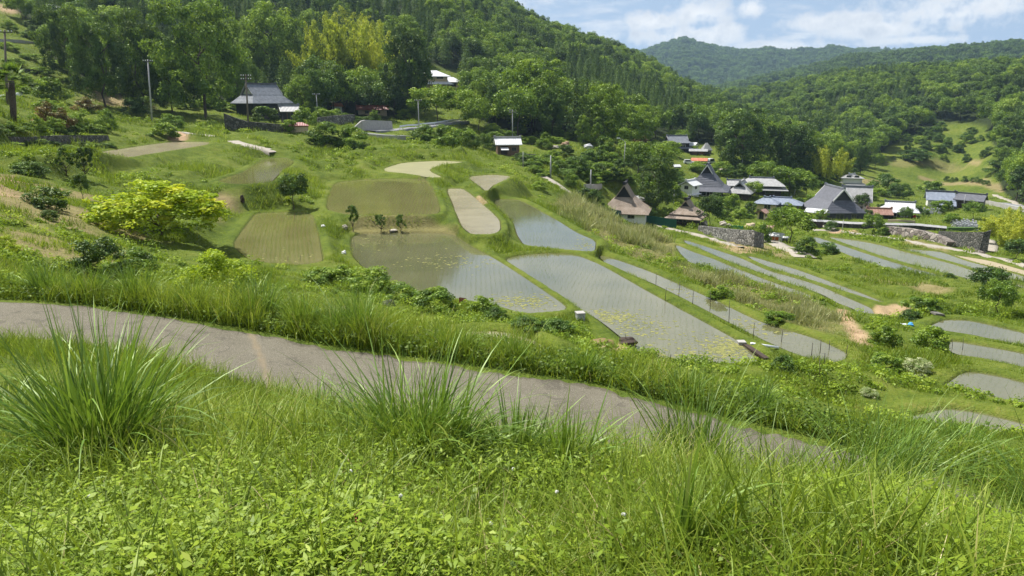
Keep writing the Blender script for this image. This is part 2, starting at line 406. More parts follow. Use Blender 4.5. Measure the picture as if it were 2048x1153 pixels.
PAD = {  # outline in the photograph, level, surface, row bearing from the line of sight (degrees)
 'C': ([(512,428),(560,426),(622,427),(632,460),(640,500),(645,525),(600,532),(555,530),(500,520),(468,492),(488,460),(503,440)], -10.0, 'water_olive', 3),
 'D': ([(530,318),(575,317),(588,325),(560,345),(540,368),(470,371),(435,362),(490,345)], -7.8, 'water_olive', 30),
 'E': ([(672,366),(720,361),(800,358),(855,361),(868,385),(882,430),(800,432),(700,432),(655,420),(658,395)], -9.6, 'water_olive', 8),
 'F': ([(893,378),(925,378),(945,392),(970,415),(998,440),(1000,460),(985,470),(945,470),(925,455),(912,420)], -10.0, 'water_mud', None),
 'G': ([(985,400),(1035,400),(1060,412),(1110,440),(1150,465),(1190,482),(1188,505),(1130,500),(1050,492),(1035,470),(1030,445),(1000,420)], -10.9, 'water', 25),
 'A': ([(705,470),(800,467),(905,468),(935,490),(990,520),(1060,565),(1130,612),(1125,622),(1050,628),(990,610),(900,595),(800,575),(740,545),(705,510)], -10.7, 'water', 4),
 'B': ([(1010,520),(1040,512),(1100,507),(1150,510),(1200,530),(1300,588),(1391,637),(1472,681),(1526,720),(1470,727),(1350,724),(1280,708),(1262,690),(1200,640),(1120,590),(1050,545)], -11.0, 'water', 5),
 'H': ([(1195,511),(1230,519),(1300,544),(1410,593),(1519,645),(1629,677),(1691,706),(1686,718),(1651,728),(1578,703),(1505,670),(1391,608),(1300,564),(1220,534)], -11.5, 'water', 40),
 'I': ([(1350,489),(1384,504),(1428,519),(1465,535),(1517,555),(1546,566),(1591,580),(1635,598),(1620,602),(1560,580),(1502,560),(1458,553),(1414,541),(1381,526),(1362,508)], -15.0, 'water', 40),
 'J': ([(1368,480),(1403,491),(1440,503),(1487,519),(1532,541),(1591,557),(1640,573),(1683,592),(1714,605),(1741,617),(1747,630),(1733,639),(1722,630),(1704,617),(1672,605),(1640,587),(1591,572),(1517,544),(1473,529),(1436,513),(1399,497),(1372,487)], -15.3, 'water', 40),
 'K': ([(1493,511),(1546,526),(1591,539),(1640,557),(1672,569),(1724,588),(1756,601),(1766,606),(1745,600),(1704,587),(1662,576),(1620,562),(1591,553),(1546,538),(1510,523)], -15.7, 'water', 40),
 'L': ([(1626,473),(1668,486),(1720,504),(1766,519),(1829,538),(1892,554),(1933,567),(2048,592),(2110,606),(2110,618),(2048,603),(1975,585),(1913,572),(1850,557),(1819,546),(1766,534),(1714,517),(1672,500),(1633,485)], -20.0, 'water', 40),
 'M': ([(1651,473),(1724,483),(1766,492),(1808,504),(1860,517),(1913,531),(1954,546),(2017,565),(2080,582),(2080,592),(2030,580),(1975,569),(1892,548),(1829,531),(1766,513),(1704,492)], -20.6, 'water_olive', 40),
 'N': ([(1795,497),(1840,500),(1881,504),(1933,523),(1990,537),(2060,557),(2060,571),(1985,552),(1925,533),(1870,515)], -21.2, 'water_olive', None),
 'O': ([(1887,508),(1975,521),(2048,542),(2100,556),(2100,570),(2048,553),(1996,541),(1933,523)], -21.6, 'water_tan', None),
 'P': ([(1863,654),(1892,641),(1942,642),(2048,667),(2110,685),(2110,708),(2048,692),(1942,670),(1883,661)], -13.5, 'water', 5),
 'Q': ([(1904,682),(1970,694),(2048,708),(2120,725),(2120,755),(2048,735),(1970,718),(1903,708)], -12.9, 'water', 5),
 'R': ([(1883,782),(1934,745),(1990,752),(2048,767),(2130,790),(2130,845),(2048,815),(1972,800),(1942,785)], -11.8, 'water', 8),
 'S': ([(1712,834),(1795,837),(1850,832),(1898,820),(1960,828),(2048,850),(2150,880),(2150,940),(2048,905),(1942,895),(1850,875),(1760,850)], -10.5, 'water', 8),
 'T': ([(930,665),(1000,665),(1060,680),(1090,700),(1020,700),(950,690)], -8.6, 'water_mud', None),
 'U': ([(620,615),(690,612),(730,635),(700,650),(640,640)], -7.6, 'water_mud', None),
 'V': ([(225,577),(270,576),(290,600),(240,604)], -6.9, 'water_mud', None),
 'W': ([(70,322),(110,317),(200,305),(300,290),(350,284),(420,285),(410,292),(330,305),(250,318),(170,328),(100,332)], -6.0, 'water_mud', None),
 'X': ([(768,338),(806,326),(883,322),(931,325),(885,331),(857,339),(864,346),(885,355),(870,357),(820,349),(775,345)], -9.2, 'water_dry', None),
 'Y': ([(935,354),(987,350),(1025,354),(987,370),(973,384),(962,374)], -9.7, 'water_mud', None),
}
def chaikin(p, k=2):
    p = np.asarray(p, float)
    for _ in range(k):
        q = np.roll(p, -1, 0); p = np.stack([.84 * p + .16 * q, .16 * p + .84 * q], 1).reshape(-1, 2)
    return p
def sdist(poly, x, y):
    """signed distance to a closed outline, negative inside"""
    d = np.full(x.shape, 1e9); ins = np.zeros(x.shape, bool)
    for (ax, ay), (bx, by) in zip(poly, np.roll(poly, -1, 0)):
        ex, ey = bx - ax, by - ay
        t = np.clip(((x - ax) * ex + (y - ay) * ey) / (ex * ex + ey * ey + 1e-12), 0, 1)
        d = np.minimum(d, (x - ax - t * ex) ** 2 + (y - ay - t * ey) ** 2)
        c = (ay > y) != (by > y)
        with np.errstate(divide='ignore', invalid='ignore'):
            ins ^= c & (x < (bx - ax) * (y - ay) / (by - ay) + ax)
    return np.where(ins, -1, 1) * np.sqrt(d)
def on_plane(pts, z):
    p = np.asarray(pts, float); a, t = ray(p[:, 0], p[:, 1]); r = z / t
    return np.c_[r * np.sin(a), r * np.cos(a)]
for k, (pts, z, mt, rows) in list(PAD.items()):
    PAD[k] = dict(poly=chaikin(on_plane(pts, z)), z=z, mat=mt, rows=rows)

# polar sheet: fine where it can be seen
TH = np.r_[np.linspace(-math.pi, -.78, 40)[:-1], np.linspace(-.78, .78, 900), np.linspace(.78, math.pi, 40)[1:]]
LRR = np.r_[np.arange(math.log(.6), math.log(9), .022), np.arange(math.log(9), math.log(130), .0042), np.arange(math.log(130), math.log(6500), .0125)]
RR = np.exp(LRR)
th_g, r_g = np.meshgrid(TH, RR, indexing='ij')
X, Y = r_g * np.sin(th_g), r_g * np.cos(th_g)
thc = np.clip(TH, -.66, .68)
sC = np.linspace(math.log(2.0), math.log(1000), 200); tC = np.linspace(-.66, .68, 240)
tg = tps(*[a.ravel() for a in np.meshgrid(tC, sC, indexing='ij')]).reshape(240, 200)
def bil(G, u, v):
    u = np.clip(u, 0, G.shape[0] - 1.001); v = np.clip(v, 0, G.shape[1] - 1.001)
    i = u.astype(int); j = v.astype(int); fu = u - i; fv = v - j
    return (G[i, j] * (1 - fu) + G[i + 1, j] * fu) * (1 - fv) + (G[i, j + 1] * (1 - fu) + G[i + 1, j + 1] * fu) * fv
def base_z(th, r):
    rc = np.clip(r, 2.0, 1000)
    u = (np.clip(th, -.66, .68) + .66) / 1.34 * 239; v = (np.log(rc) - sC[0]) / (sC[-1] - sC[0]) * 199
    return bil(tg, u, v) * rc
Zb = base_z(th_g, r_g)
# far mountains
def ridge(pts, r0, w0, w1):
    p = np.array(pts, float); a, t = ray(p[:, 0], p[:, 1])
    z = np.interp(th_g, a, t) * r0 - 8
    w = np.where(r_g < r0, w0, w1)
    nz = (fbm(X / 260, Y / 260, 3) - .45) * 70 * np.clip(np.abs(r_g - r0) / w0, 0, 1)
    return (z + 40) * np.exp(-((r_g - r0) / w) ** 2) - 40 + nz
R1 = ridge([(1150,115),(1290,106),(1330,92),(1365,80),(1400,91),(1450,103),(1500,107),(1540,102),(1565,108),(1600,104),(1630,107),(1660,100),(1700,105),(1760,103),(1800,106),(2048,100)], 2500, 700, 900)
R2 = ridge([(1380,190),(1480,165),(1600,138),(1700,112),(1790,106),(1880,98),(1930,93),(1990,90),(2048,85),(2200,70)], 1350, 350, 500)
fade = smooth(700, 1000, r_g)
Zb = np.where(r_g > 700, np.maximum(Zb * (1 - fade) - 40 * fade, np.where(r_g > 760, np.maximum(R1, R2), -1e3)), Zb)

# lane
rn, rf, rz = road_at(th_g)
Zb = np.where((r_g < rn) & (r_g > rn - 3), np.maximum(Zb, rz - .02 + (rn - r_g) * .12), Zb)
w = smooth(rn - 1.3, rn - .2, r_g) * (1 - smooth(rf + .5, rf + 1.6, r_g))
Zb = Zb * (1 - w) + (rz - .012) * w
RMID = (rn + rf) / 2
road_sd = np.abs(r_g - RMID) - (rf - rn) / 2
# grassed terraces: level tops with short steep banks
for pts in ([(690,320),(760,309),(850,304),(930,309),(900,318),(800,323),(720,331)], [(655,302),(740,291),(850,288),(935,296),(850,300),(740,303)],
            [(-30,314),(60,318),(160,303),(250,290),(240,284),(100,292),(-30,300)], [(1040,302),(1200,298),(1240,309),(1150,316),(1050,313)], [(1120,335),(1250,330),(1265,343),(1150,346)],
            [(230,352),(330,338),(420,322),(415,338),(330,358),(250,368)], [(640,420),(652,400),(645,470),(690,505),(670,520),(650,500)]):
    q_ = np.array(pts, float); a_, t_ = ray(q_[:, 0].mean(), q_[:, 1].mean()); rs_ = np.exp(np.linspace(2.5, 6, 1500)); zz_ = base_z(np.full(1500, float(a_)), rs_); hit = np.argmax(float(t_) * rs_ <= zz_); zt_ = float(zz_[hit]) + .1
    poly = chaikin(on_plane(q_, zt_)); x0, y0 = poly.min(0) - 5; x1, y1 = poly.max(0) + 5
    ii = np.where((X > x0) & (X < x1) & (Y > y0) & (Y < y1) & (np.abs(th_g) < .76)); s_ = sdist(poly, X[ii], Y[ii]); k_ = smooth(-.2, 2.0, s_)
    Zb[ii] = (zt_ + .12 * np.exp(-(s_ / .5) ** 2)) * (1 - k_) + Zb[ii] * k_
# terraces: level beds, a low bund round each, banks between
SD = np.full(X.shape, 60.0); num = np.zeros(X.shape); den = np.full(X.shape, 1e-12); NZ = np.zeros(X.shape)
for k, p in PAD.items():
    x0, y0 = p['poly'].min(0) - 7; x1, y1 = p['poly'].max(0) + 7
    ii = np.where((X > x0) & (X < x1) & (Y > y0) & (Y < y1) & (np.abs(th_g) < .76))
    s = sdist(p['poly'], X[ii], Y[ii]); wt = 1 / np.maximum(s, .03) ** 3
    num[ii] += wt * p['z']; den[ii] += wt
    m = s < SD[ii]; NZ[ii] = np.where(m, p['z'], NZ[ii]); SD[ii] = np.minimum(SD[ii], s)
zt = num / den
bl = smooth(.7, 3.2, SD)
rough = (fbm(X * .5, Y * .5, 4) - .47) * np.clip(r_g * .012, .05, .9) * smooth(.8, 2.5, SD) * smooth(.3, 1.5, road_sd)
Z = np.where(SD < 60, zt * (1 - bl) + Zb * bl, Zb) + rough
Z += np.where(SD < 60, .17 * np.exp(-((SD - .62) / .42) ** 2), 0)
Z = np.where((SD > .15) & (SD < .7), np.maximum(Z, NZ + .10 - .06 * smooth(.45, .7, SD)), Z)
Z = np.where(SD < .25, np.where(SD < 0, NZ - .14, NZ - .14 + (Z - NZ + .14) * smooth(-.02, .25, SD)), Z)

LR0, LR1 = math.log(RR[0]), math.log(RR[-1])
TI = np.arange(len(TH))
def gi(x, y):
    th = np.arctan2(x, y); r = np.hypot(x, y)
    return np.interp(th, TH, TI), np.interp(np.log(np.maximum(r, RR[0])), LRR, np.arange(len(RR)))
def zat(x, y):
    x = np.asarray(x, float); y = np.asarray(y, float)
    return bil(Z, *gi(x, y))
def sdat(x, y): return bil(SD, *gi(np.asarray(x, float), np.asarray(y, float)))
def ground(px, py, rmin=2.0, rmax=1500):
    """where the line of sight through a point of the photograph meets the land"""
    a, t = ray(px, py); a = float(a); t = float(t)
    rs = np.exp(np.linspace(math.log(rmin), math.log(rmax), 2500))
    z = zat(rs * math.sin(a), rs * math.cos(a))
    hit = np.where(t * rs <= z)[0]
    if len(hit) == 0:
        r = rs[np.argmax(z / rs - t)]
    else:
        i = hit[0]; r = rs[i]
        if i > 0:
            d0 = t * rs[i - 1] - z[i - 1]; d1 = t * rs[i] - z[i]
            r = rs[i - 1] + (rs[i] - rs[i - 1]) * d0 / max(d0 - d1, 1e-9)
    x, y = r * math.sin(a), r * math.cos(a)
    return Vector((x, y, float(zat(x, y))))
def at_r(px, r):
    a = float(ray(px, 300)[0]); x, y = r * math.sin(a), r * math.cos(a)
    return Vector((x, y, float(zat(x, y))))
def gpoly(pts): return chaikin([ground(a, b)[:2] for a, b in pts], 1)

def zone(pts, soft, amp=.0, scale=.2):
    poly = gpoly(pts); x0, y0 = poly.min(0) - 9; x1, y1 = poly.max(0) + 9
    out = np.zeros(X.shape)
    ii = np.where((X > x0) & (X < x1) & (Y > y0) & (Y < y1) & (np.abs(th_g) < .77))
    s = sdist(poly, X[ii], Y[ii]) + (fbm(X[ii] * scale, Y[ii] * scale, 4) - .47) * amp
    out[ii] = 1 - smooth(-soft, soft, s); return out
DRY = np.zeros(X.shape); BARE = np.zeros(X.shape)
for pts, s, a, v in [([(-40,345),(60,338),(130,350),(190,380),(185,420),(210,470),(190,520),(120,545),(-40,560)], 1.2, 16, .62),
                     ([(1700,358),(1790,356),(1800,364),(1720,370)], 1, 5, .7), ([(1765,324),(1900,322),(1990,338),(1900,340),(1780,332)], 1, 9, .35),
                     ([(1840,352),(1960,356),(2048,382),(2048,390),(1950,370),(1850,362)], 1, 6, .7),
                     ([(430,390),(470,400),(470,425),(430,440),(400,420)], 1, 4, .8), ([(690,435),(900,440),(920,462),(700,466)], .5, 2, .5),
                     ([(1480,478),(1560,500),(1590,520),(1500,505),(1440,488)], 1, 3, .7), ([(1740,550),(1900,575),(1900,590),(1750,565)], .6, 3, .6),
                     ([(1790,470),(1900,495),(1890,506),(1800,490)], .8, 4, .5), ([(180,165),(340,190),(330,215),(230,215),(150,190)], 2, 8, .8)]:
    DRY = np.maximum(DRY, zone(pts, s, a) * v)
for pts, s, a, v in [([(-40,342),(50,342),(85,352),(40,378),(-40,392)], .8, 7, .75), ([(1685,615),(1705,640),(1740,690),(1715,695),(1690,655),(1672,625)], .3, 1.5, .9),
                     ([(1748,612),(1800,605),(1815,625),(1790,640),(1755,632)], .3, 2, .8), ([(1420,480),(1510,498),(1500,508),(1430,492)], .5, 2, .7),
                     ([(1180,690),(1250,680),(1275,695),(1240,705)], .2, 1.2, .8), ([(1230,285),(1310,285),(1300,292),(1235,292)], .6, 2, .3),
                     ([(335,265),(378,265),(376,280),(340,283)], .6, 1.5, 1), ([(0,8),(90,12),(90,24),(0,24)], 2, 5, .9), ([(1655,457),(1712,459),(1712,468),(1660,468)], .5, 1, 1),
                     ([(1935,322),(1965,322),(1962,332),(1940,333)], 1, 4, .5), ([(940,400),(975,395),(985,410),(970,412)], .3, 1, .7)]:
    BARE = np.maximum(BARE, zone(pts, s, a) * v)
REED = zone([(1095,393),(1190,412),(1240,446),(1350,494),(1370,530),(1480,568),(1600,606),(1660,625),(1690,655),(1650,668),(1540,632),(1430,580),(1330,535),(1240,500),(1190,470),(1130,430)], .8, 5)
# woods
FE = np.array([(-80,275),(0,265),(60,262),(100,240),(130,200),(180,187),(330,182),(470,188),(490,205),(600,200),(640,178),(780,180),(830,205),(845,272),(925,272),(950,205),(1000,168),
 (1100,190),(1280,215),(1330,268),(1440,255),(1560,238),(1640,235),(1700,300),(1750,345),(1775,375),(1830,405),(1880,432),(1925,432),(1965,415),(1990,370),(2005,322),(2048,240),(2140,210)], float)
fe_a = ray(FE[:, 0], 300.0)[0]
def wood_edge(th): return np.interp(th, fe_a, FE[:, 1])
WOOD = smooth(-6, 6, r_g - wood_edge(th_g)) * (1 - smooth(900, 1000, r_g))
FAR = smooth(850, 950, r_g)
MUD = (1 - smooth(-.05, .22, SD)) * (r_g < 400)
idx = np.arange(len(TH) * len(RR)).reshape(len(TH), len(RR))
q = np.stack([idx[:-1, :-1], idx[1:, :-1], idx[1:, 1:], idx[:-1, 1:]], -1).reshape(-1, 4)
seam = np.stack([idx[-1, :-1], idx[0, :-1], idx[0, 1:], idx[-1, 1:]], -1)
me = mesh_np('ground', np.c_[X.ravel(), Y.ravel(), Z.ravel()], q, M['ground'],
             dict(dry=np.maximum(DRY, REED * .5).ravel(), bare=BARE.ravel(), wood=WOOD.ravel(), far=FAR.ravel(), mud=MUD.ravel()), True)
tag(link('ground', me), 'terraced green hillside falling to a valley with wooded hills', kind='structure')
print('terrain', len(me.vertices))

# water in each paddy
for k, p in PAD.items():
    poly = p['poly']; c = poly.mean(0)
    big = poly + (poly - c) / np.linalg.norm(poly - c, axis=1)[:, None] * .12
    V = np.c_[big, np.full(len(big), p['z'])]
    me = bpy.data.meshes.new('paddy_water'); me.from_pydata(V.tolist(), [], [list(range(len(V)))]); me.update()
    if me.polygons[0].normal.z < 0: me.flip_normals()
    me.materials.append(M[p['mat']])
    tag(link('paddy_water', me), kind='structure')

# the lane
a = np.linspace(-1.0, 1.0, 420); v = np.linspace(0, 1, 15)
aa, vv = np.meshgrid(a, v, indexing='ij')
rn, rf, rz = road_at(aa); 
ex = np.where(aa > th_r[-1], (aa - th_r[-1]) * -2.0, 0) + np.where(aa < th_r[0], (th_r[0] - aa) * 3.5, 0)
wob = (fbm(aa * 60, vv * 0 + 3, 3) - .47) * .35
rr = rn + (rf - rn) * vv + wob * np.abs(vv - .5) * 2 + 0 * ex
xr, yr = rr * np.sin(aa), rr * np.cos(aa)
zr = rz - .05 + .085 * np.sqrt(np.sin(np.clip(vv, 0, 1) * math.pi) + 1e-9) + (fbm(xr * .6, yr * .6, 3) - .47) * .03
edge = np.abs(vv - .5) * 2
jd = np.minimum.reduce([np.abs((aa - a0) * rr + .25 * (vv - .5)) for a0 in (-.36,)])
joint = (1 - smooth(.01, .07, jd)) * .7
ii = np.arange(aa.size).reshape(aa.shape)
qr = np.stack([ii[:-1, :-1], ii[:-1, 1:], ii[1:, 1:], ii[1:, :-1]], -1).reshape(-1, 4)
tag(link('lane', mesh_np('lane', np.c_[xr.ravel(), yr.ravel(), zr.ravel()], qr, M['road'], dict(edge=edge.ravel() ** 3, joint=joint.ravel()), True)),
    'grey concrete lane crossing the slope above the paddies', kind='structure')
def in_lane(x, y, m=0.0):
    th = np.arctan2(x, y); r = np.hypot(x, y); n0, f0, _ = road_at(th)
    return (r > n0 - m) & (r < f0 + m)

def path(name, pts, width, mat, lift=.06, kind='structure', label=None):
    P2 = [ground(a, b) for a, b in pts]
    P2 = np.array([[p.x, p.y] for p in P2]); t = np.r_[0, np.cumsum(np.linalg.norm(np.diff(P2, axis=0), axis=1))]
    u = np.linspace(0, t[-1], max(8, int(t[-1] / 1.2))); x = np.interp(u, t, P2[:, 0]); y = np.interp(u, t, P2[:, 1])
    for _ in range(3):
        x[1:-1] = (x[:-2] + x[1:-1] * 2 + x[2:]) / 4; y[1:-1] = (y[:-2] + y[1:-1] * 2 + y[2:]) / 4
    tx, ty = np.gradient(x), np.gradient(y); l = np.hypot(tx, ty); nx, ny = -ty / l, tx / l
    V = []
    for s in (-.5, -.2, .2, .5):
        xx, yy = x + nx * width * s, y + ny * width * s; V.append(np.c_[xx, yy, zat(xx, yy)])
    zz = np.maximum.reduce([v[:, 2] for v in V]) * .6 + np.mean([v[:, 2] for v in V], 0) * .4 + lift
    for v in V: v[:, 2] = zz
    m = len(x); V.append(V[0] - [0, 0, .7]); V.append(V[3] - [0, 0, .7]); order = [4, 0, 1, 2, 3, 5]
    fs = []
    for k in range(5):
        a0 = order[k] * m + np.arange(m - 1); b0 = order[k + 1] * m + np.arange(m - 1)
        fs.append(np.stack([a0, a0 + 1, b0 + 1, b0], -1))
    o = link(name, mesh_np(name, np.concatenate(V), np.concatenate(fs)[:, ::-1].copy(), M[mat]))
    PATHS.append((np.c_[x, y], width)); return tag(o, label, kind=kind)
PATHS = []
path('footpath', [(338,266),(380,266),(425,274)], 1.6, 'path')
path('footpath', [(466,284),(500,294),(533,300),(548,308)], 1.8, 'path')
path('footpath', [(1626,461),(1660,462),(1718,469),(1798,479),(1850,490),(1933,504),(1996,517),(2027,524),(2060,535)], 1.5, 'path')
path('footpath', [(1255,430),(1300,444),(1350,460),(1400,470),(1450,485),(1480,496)], 1.2, 'path')
path('road', [(1525,482),(1560,492),(1590,502),(1612,516)], 2.6, 'path')
path('road', [(726,266),(770,272),(812,273)], 3.6, 'asphalt')
path('road', [(735,263),(800,260),(860,254),(925,245)], 4.0, 'asphalt')
path('footpath', [(1990,390),(2020,402),(2048,416)], 1.6, 'path')
path('footpath', [(1640,430),(1642,440),(1652,452),(1665,460)], 1.8, 'path')
path('footpath', [(1080,350),(1100,362),(1125,378),(1140,388)], 1.0, 'path')
path('road', [(2005,407),(2030,412),(2060,418)], 4.0, 'asphalt')
path('footpath', [(1972,480),(1982,492),(1980,504)], 2.0, 'path')
path('footpath', [(1430,335),(1450,341),(1480,346)], 2.2, 'path')

# ------------------------------------------------------------------ plants
def unit(v): return v / np.maximum(np.linalg.norm(v, axis=-1, keepdims=True), 1e-9)
def leaf_cards(C, Nrm, size, tint, asp=.62, fold=0.0, g=None):
    """one diamond-shaped leaf per centre, facing its normal"""
    g = g or rng
    n = len(C); ref = unit(g.normal(size=(n, 3)))
    a = unit(np.cross(Nrm, ref)); b = np.cross(Nrm, a)
    sz = (size * g.uniform(.65, 1.3, n))[:, None]
    V = np.stack([C - a * sz, C + b * sz * asp + Nrm * sz * fold, C + a * sz, C - b * sz * asp + Nrm * sz * fold], 1).reshape(-1, 3)
    return V, np.arange(4 * n).reshape(n, 4), np.repeat(tint, 4)

def crown_broad(name, mat, nclump=46, per=95, leaf=.026, shape='round', seed=1, low=.22, clump=(.09, .17), tintj=.25):
    """foliage in clumps over an uneven dome; unit height, unit width"""
    g = np.random.default_rng(seed)
    d = unit(g.normal(size=(nclump * 3, 3))); d = d[d[:, 2] > (-.95 if low < .1 else -.55)][:nclump]
    rad = g.uniform(.55, 1.0, len(d)) ** .5
    lob = 1 + .22 * np.sin(3 * np.arctan2(d[:, 1], d[:, 0]) + seed) + .12 * np.sin(5 * d[:, 2] * 2 + seed * 2)
    if shape == 'round': ax = np.array([.40, .40, (1 - low) / 2 * .86])
    elif shape == 'flat': ax = np.array([.44, .44, (1 - low) / 2 * .75])
    else: ax = np.array([.33, .33, (1 - low) / 2 * .92])
    c = d * rad[:, None] * lob[:, None] * ax + [0, 0, low + (1 - low) / 2]
    if shape == 'dome':     # full down to its foot
        c = np.c_[d[:, 0] * .41, d[:, 1] * .41, np.abs(d[:, 2]) * (.88 - low) + low] * np.c_[rad * lob, rad * lob, rad ** .5]
        c[:, 2] += .04 * g.normal(size=len(c))
    c[:, 2] = np.clip(c[:, 2], max(.04, low * .8), .93)
    cr = g.uniform(*clump, len(c)); ct = g.normal(0, tintj, len(c))
    k = np.repeat(np.arange(len(c)), per)
    u = unit(g.normal(size=(len(k), 3)) + [0, 0, .35])
    pos = c[k] + u * (cr[k] * g.uniform(.55, 1.05, len(k)))[:, None] * [1, 1, .75]
    nrm = unit(u + g.normal(0, .55, (len(k), 3)) + [0, 0, .25])
    tint = np.clip(.45 + ct[k] + g.normal(0, .12, len(k)), 0, 1)
    V, Q, T = leaf_cards(pos, nrm, leaf, tint, g=g)
    return mesh_np(name, V, Q, mat, dict(tint=T))

def crown_cedar(name, mat, seed=1, levels=26, rmax=.5, low=.12, leaf=.024, droop=.35):
    g = np.random.default_rng(seed); P_, N_, T_ = [], [], []
    for i in range(levels):
        z = low + (1 - low) * (i + g.uniform(-.3, .3)) / levels
        rr_ = rmax * (1 - (z - low) / (1 - low)) ** .72 * g.uniform(.78, 1.08) * min(1, .55 + 3 * (z - low))
        nb_ = int(9 + 5 * (1 - z)); a0 = g.uniform(0, 6.28)
        for b in range(nb_):
            a = a0 + 6.283 * b / nb_ + g.uniform(-.25, .25); L = rr_ * g.uniform(.75, 1.12)
            m = max(3, int(15 * L / rmax)); s = g.uniform(.15, 1, m)
            side = g.normal(0, .09, m) * s; 
            x = np.cos(a) * L * s - np.sin(a) * side * rmax; y = np.sin(a) * L * s + np.cos(a) * side * rmax
            zz_ = z - droop * .1 * s * s + .02 * s + g.normal(0, .008, m)
            P_.append(np.c_[x, y, zz_]); t = g.normal(0, .12)
            N_.append(unit(np.c_[np.cos(a) * .5 + g.normal(0, .4, m), np.sin(a) * .5 + g.normal(0, .4, m), .8 + g.normal(0, .3, m)]))
            T_.append(np.clip(.4 + t + .25 * s + g.normal(0, .1, m), 0, 1))
    V, Q, T = leaf_cards(np.concatenate(P_), np.concatenate(N_), leaf, np.concatenate(T_), .55, g=g)
    return mesh_np(name, V, Q, mat, dict(tint=T))

def crown_bamboo(name, mat, seed=1, stems=11):
    g = np.random.default_rng(seed); P_, N_, T_ = [], [], []
    for s in range(stems):
        a = g.uniform(0, 6.28); r0 = g.uniform(0, .30); lean = g.uniform(.10, .42); hh = g.uniform(.52, 1.0)
        bx, by = r0 * math.cos(a), r0 * math.sin(a); a2 = a + g.normal(0, .6); tt = g.normal(0, .12)
        m = 460; u = g.uniform(.22, 1, m) ** .8
        wid = .15 * np.sin(np.clip((u - .15) / .85, 0, 1) * math.pi * .92 + .12) ** .7
        off = unit(g.normal(size=(m, 3))) * (wid * g.uniform(.25, 1.05, m))[:, None]
        x = bx + math.cos(a2) * lean * u ** 2.6; y = by + math.sin(a2) * lean * u ** 2.6
        z = hh * (u - .9 * lean * np.clip(u - .62, 0, 1) ** 1.5 * 2)
        band = .5 + .5 * np.sin(u * 34 + g.uniform(0, 6))
        P_.append(np.c_[x, y, z] + off * [1, 1, .8]); N_.append(unit(off + g.normal(0, .05, (m, 3)) + [0, 0, .06]))
        T_.append(np.clip(.4 + tt + .22 * band * (u > .4) + g.normal(0, .13, m), 0, 1))
    V, Q, T = leaf_cards(np.concatenate(P_), np.concatenate(N_), .022, np.concatenate(T_), .42, g=g)
    return mesh_np(name, V, Q, mat, dict(tint=T))

def trunk_mesh(name, seed=1, h=.7, r=.02, limbs=5, spread=.3, base=.25):
    g = np.random.default_rng(seed); m = MB()
    pts = [(0, 0, -.08)] + [(g.normal(0, .012) * i, g.normal(0, .012) * i, h * i / 5) for i in range(6)]
    m.tube(pts, [r * 1.35] + [r * (1 - .16 * i) for i in range(6)], 8)
    for k in range(limbs):
        a = 6.28 * k / limbs + g.uniform(-.4, .4); z0 = h * g.uniform(base, .8); L = spread * g.uniform(.6, 1)
        i = z0 / h * 5; p0 = Vector(pts[1 + int(i)]) + Vector((0, 0, h / 5 * (i % 1)))
        m.tube([p0, p0 + Vector((math.cos(a) * L * .5, math.sin(a) * L * .5, L * .35)), p0 + Vector((math.cos(a) * L, math.sin(a) * L, L * .8))], [r * .55, r * .38, r * .15], 6)
    return m.mesh(name, M['bark'], True)

CR = {
 'broad': [crown_broad('crown', M['broad'], 58, 105, .022, 'round', s) for s in (1, 2, 3, 4, 5)],
 'bright': [crown_broad('crown', M['bright'], 52, 100, .023, 'round', s) for s in (11, 12, 13)],
 'dark': [crown_broad('crown', M['dark'], 56, 100, .022, 'tall', s) for s in (21, 22, 23)],
 'cedar': [crown_cedar('crown', M['cedar'], s) for s in (31, 32, 33, 34)],
 'bamboo': [crown_bamboo('crown', M['bamboo'], s) for s in (41, 42, 43)],
 'shrub': [crown_broad('foliage', M['broad'], 40, 120, .028, 'dome', s, .08, (.10, .19)) for s in (51, 52, 53)],
 'shrub_bright': [crown_broad('foliage', M['bright'], 40, 120, .028, 'dome', s, .08, (.10, .19)) for s in (54, 55)],
 'shrub_dark': [crown_broad('foliage', M['dark'], 40, 120, .026, 'dome', s, .08, (.10, .19)) for s in (56, 57)],
 'shrub_red': [crown_broad('foliage', M['red'], 30, 110, .028, 'dome', s, .14, (.10, .19)) for s in (58, 59)],
 'yellow': [crown_broad('crown', M['yellow'], 150, 100, .0165, 'dome', 61, .26, (.05, .11), .2)],
 'yellow_shrub': [crown_broad('foliage', M['yellow'], 60, 130, .018, 'dome', 62, .08, (.07, .15), .15)],
 'blossom': [crown_broad('foliage', M['blossom'], 40, 90, .024, 'dome', 63, .1, (.08, .16))],
 'big': [crown_broad('crown', M['broad'], 170, 130, .0125, 'round', s, .03, (.05, .105)) for s in (71, 72, 73)],
 'big_bright': [crown_broad('crown', M['bright'], 160, 130, .013, 'round', s, .03, (.05, .11)) for s in (74, 75)],
 'big_dark': [crown_broad('crown', M['dark'], 170, 130, .0125, 'round', s, .03, (.05, .105)) for s in (76, 77)],
 'sparse': [crown_broad('crown', M['dark'], 34, 60, .03, 'tall', s, .2, (.06, .12)) for s in (64, 65)],
 'cone': [crown_broad('crown', M['bright'], 56, 110, .022, 'tall', 66, .04, (.08, .13))],
}
TR = {'tall': [trunk_mesh('trunk', s, .72, .016, 5, .26, .35) for s in (1, 2)], 'cedar': [trunk_mesh('trunk', 5, .95, .013, 0)],
      'low': [trunk_mesh('trunk', s, .5, .028, 7, .42, .15) for s in (7, 8)], 'bamboo': [trunk_mesh('trunk', 9, .6, .008, 4, .12, .1)]}
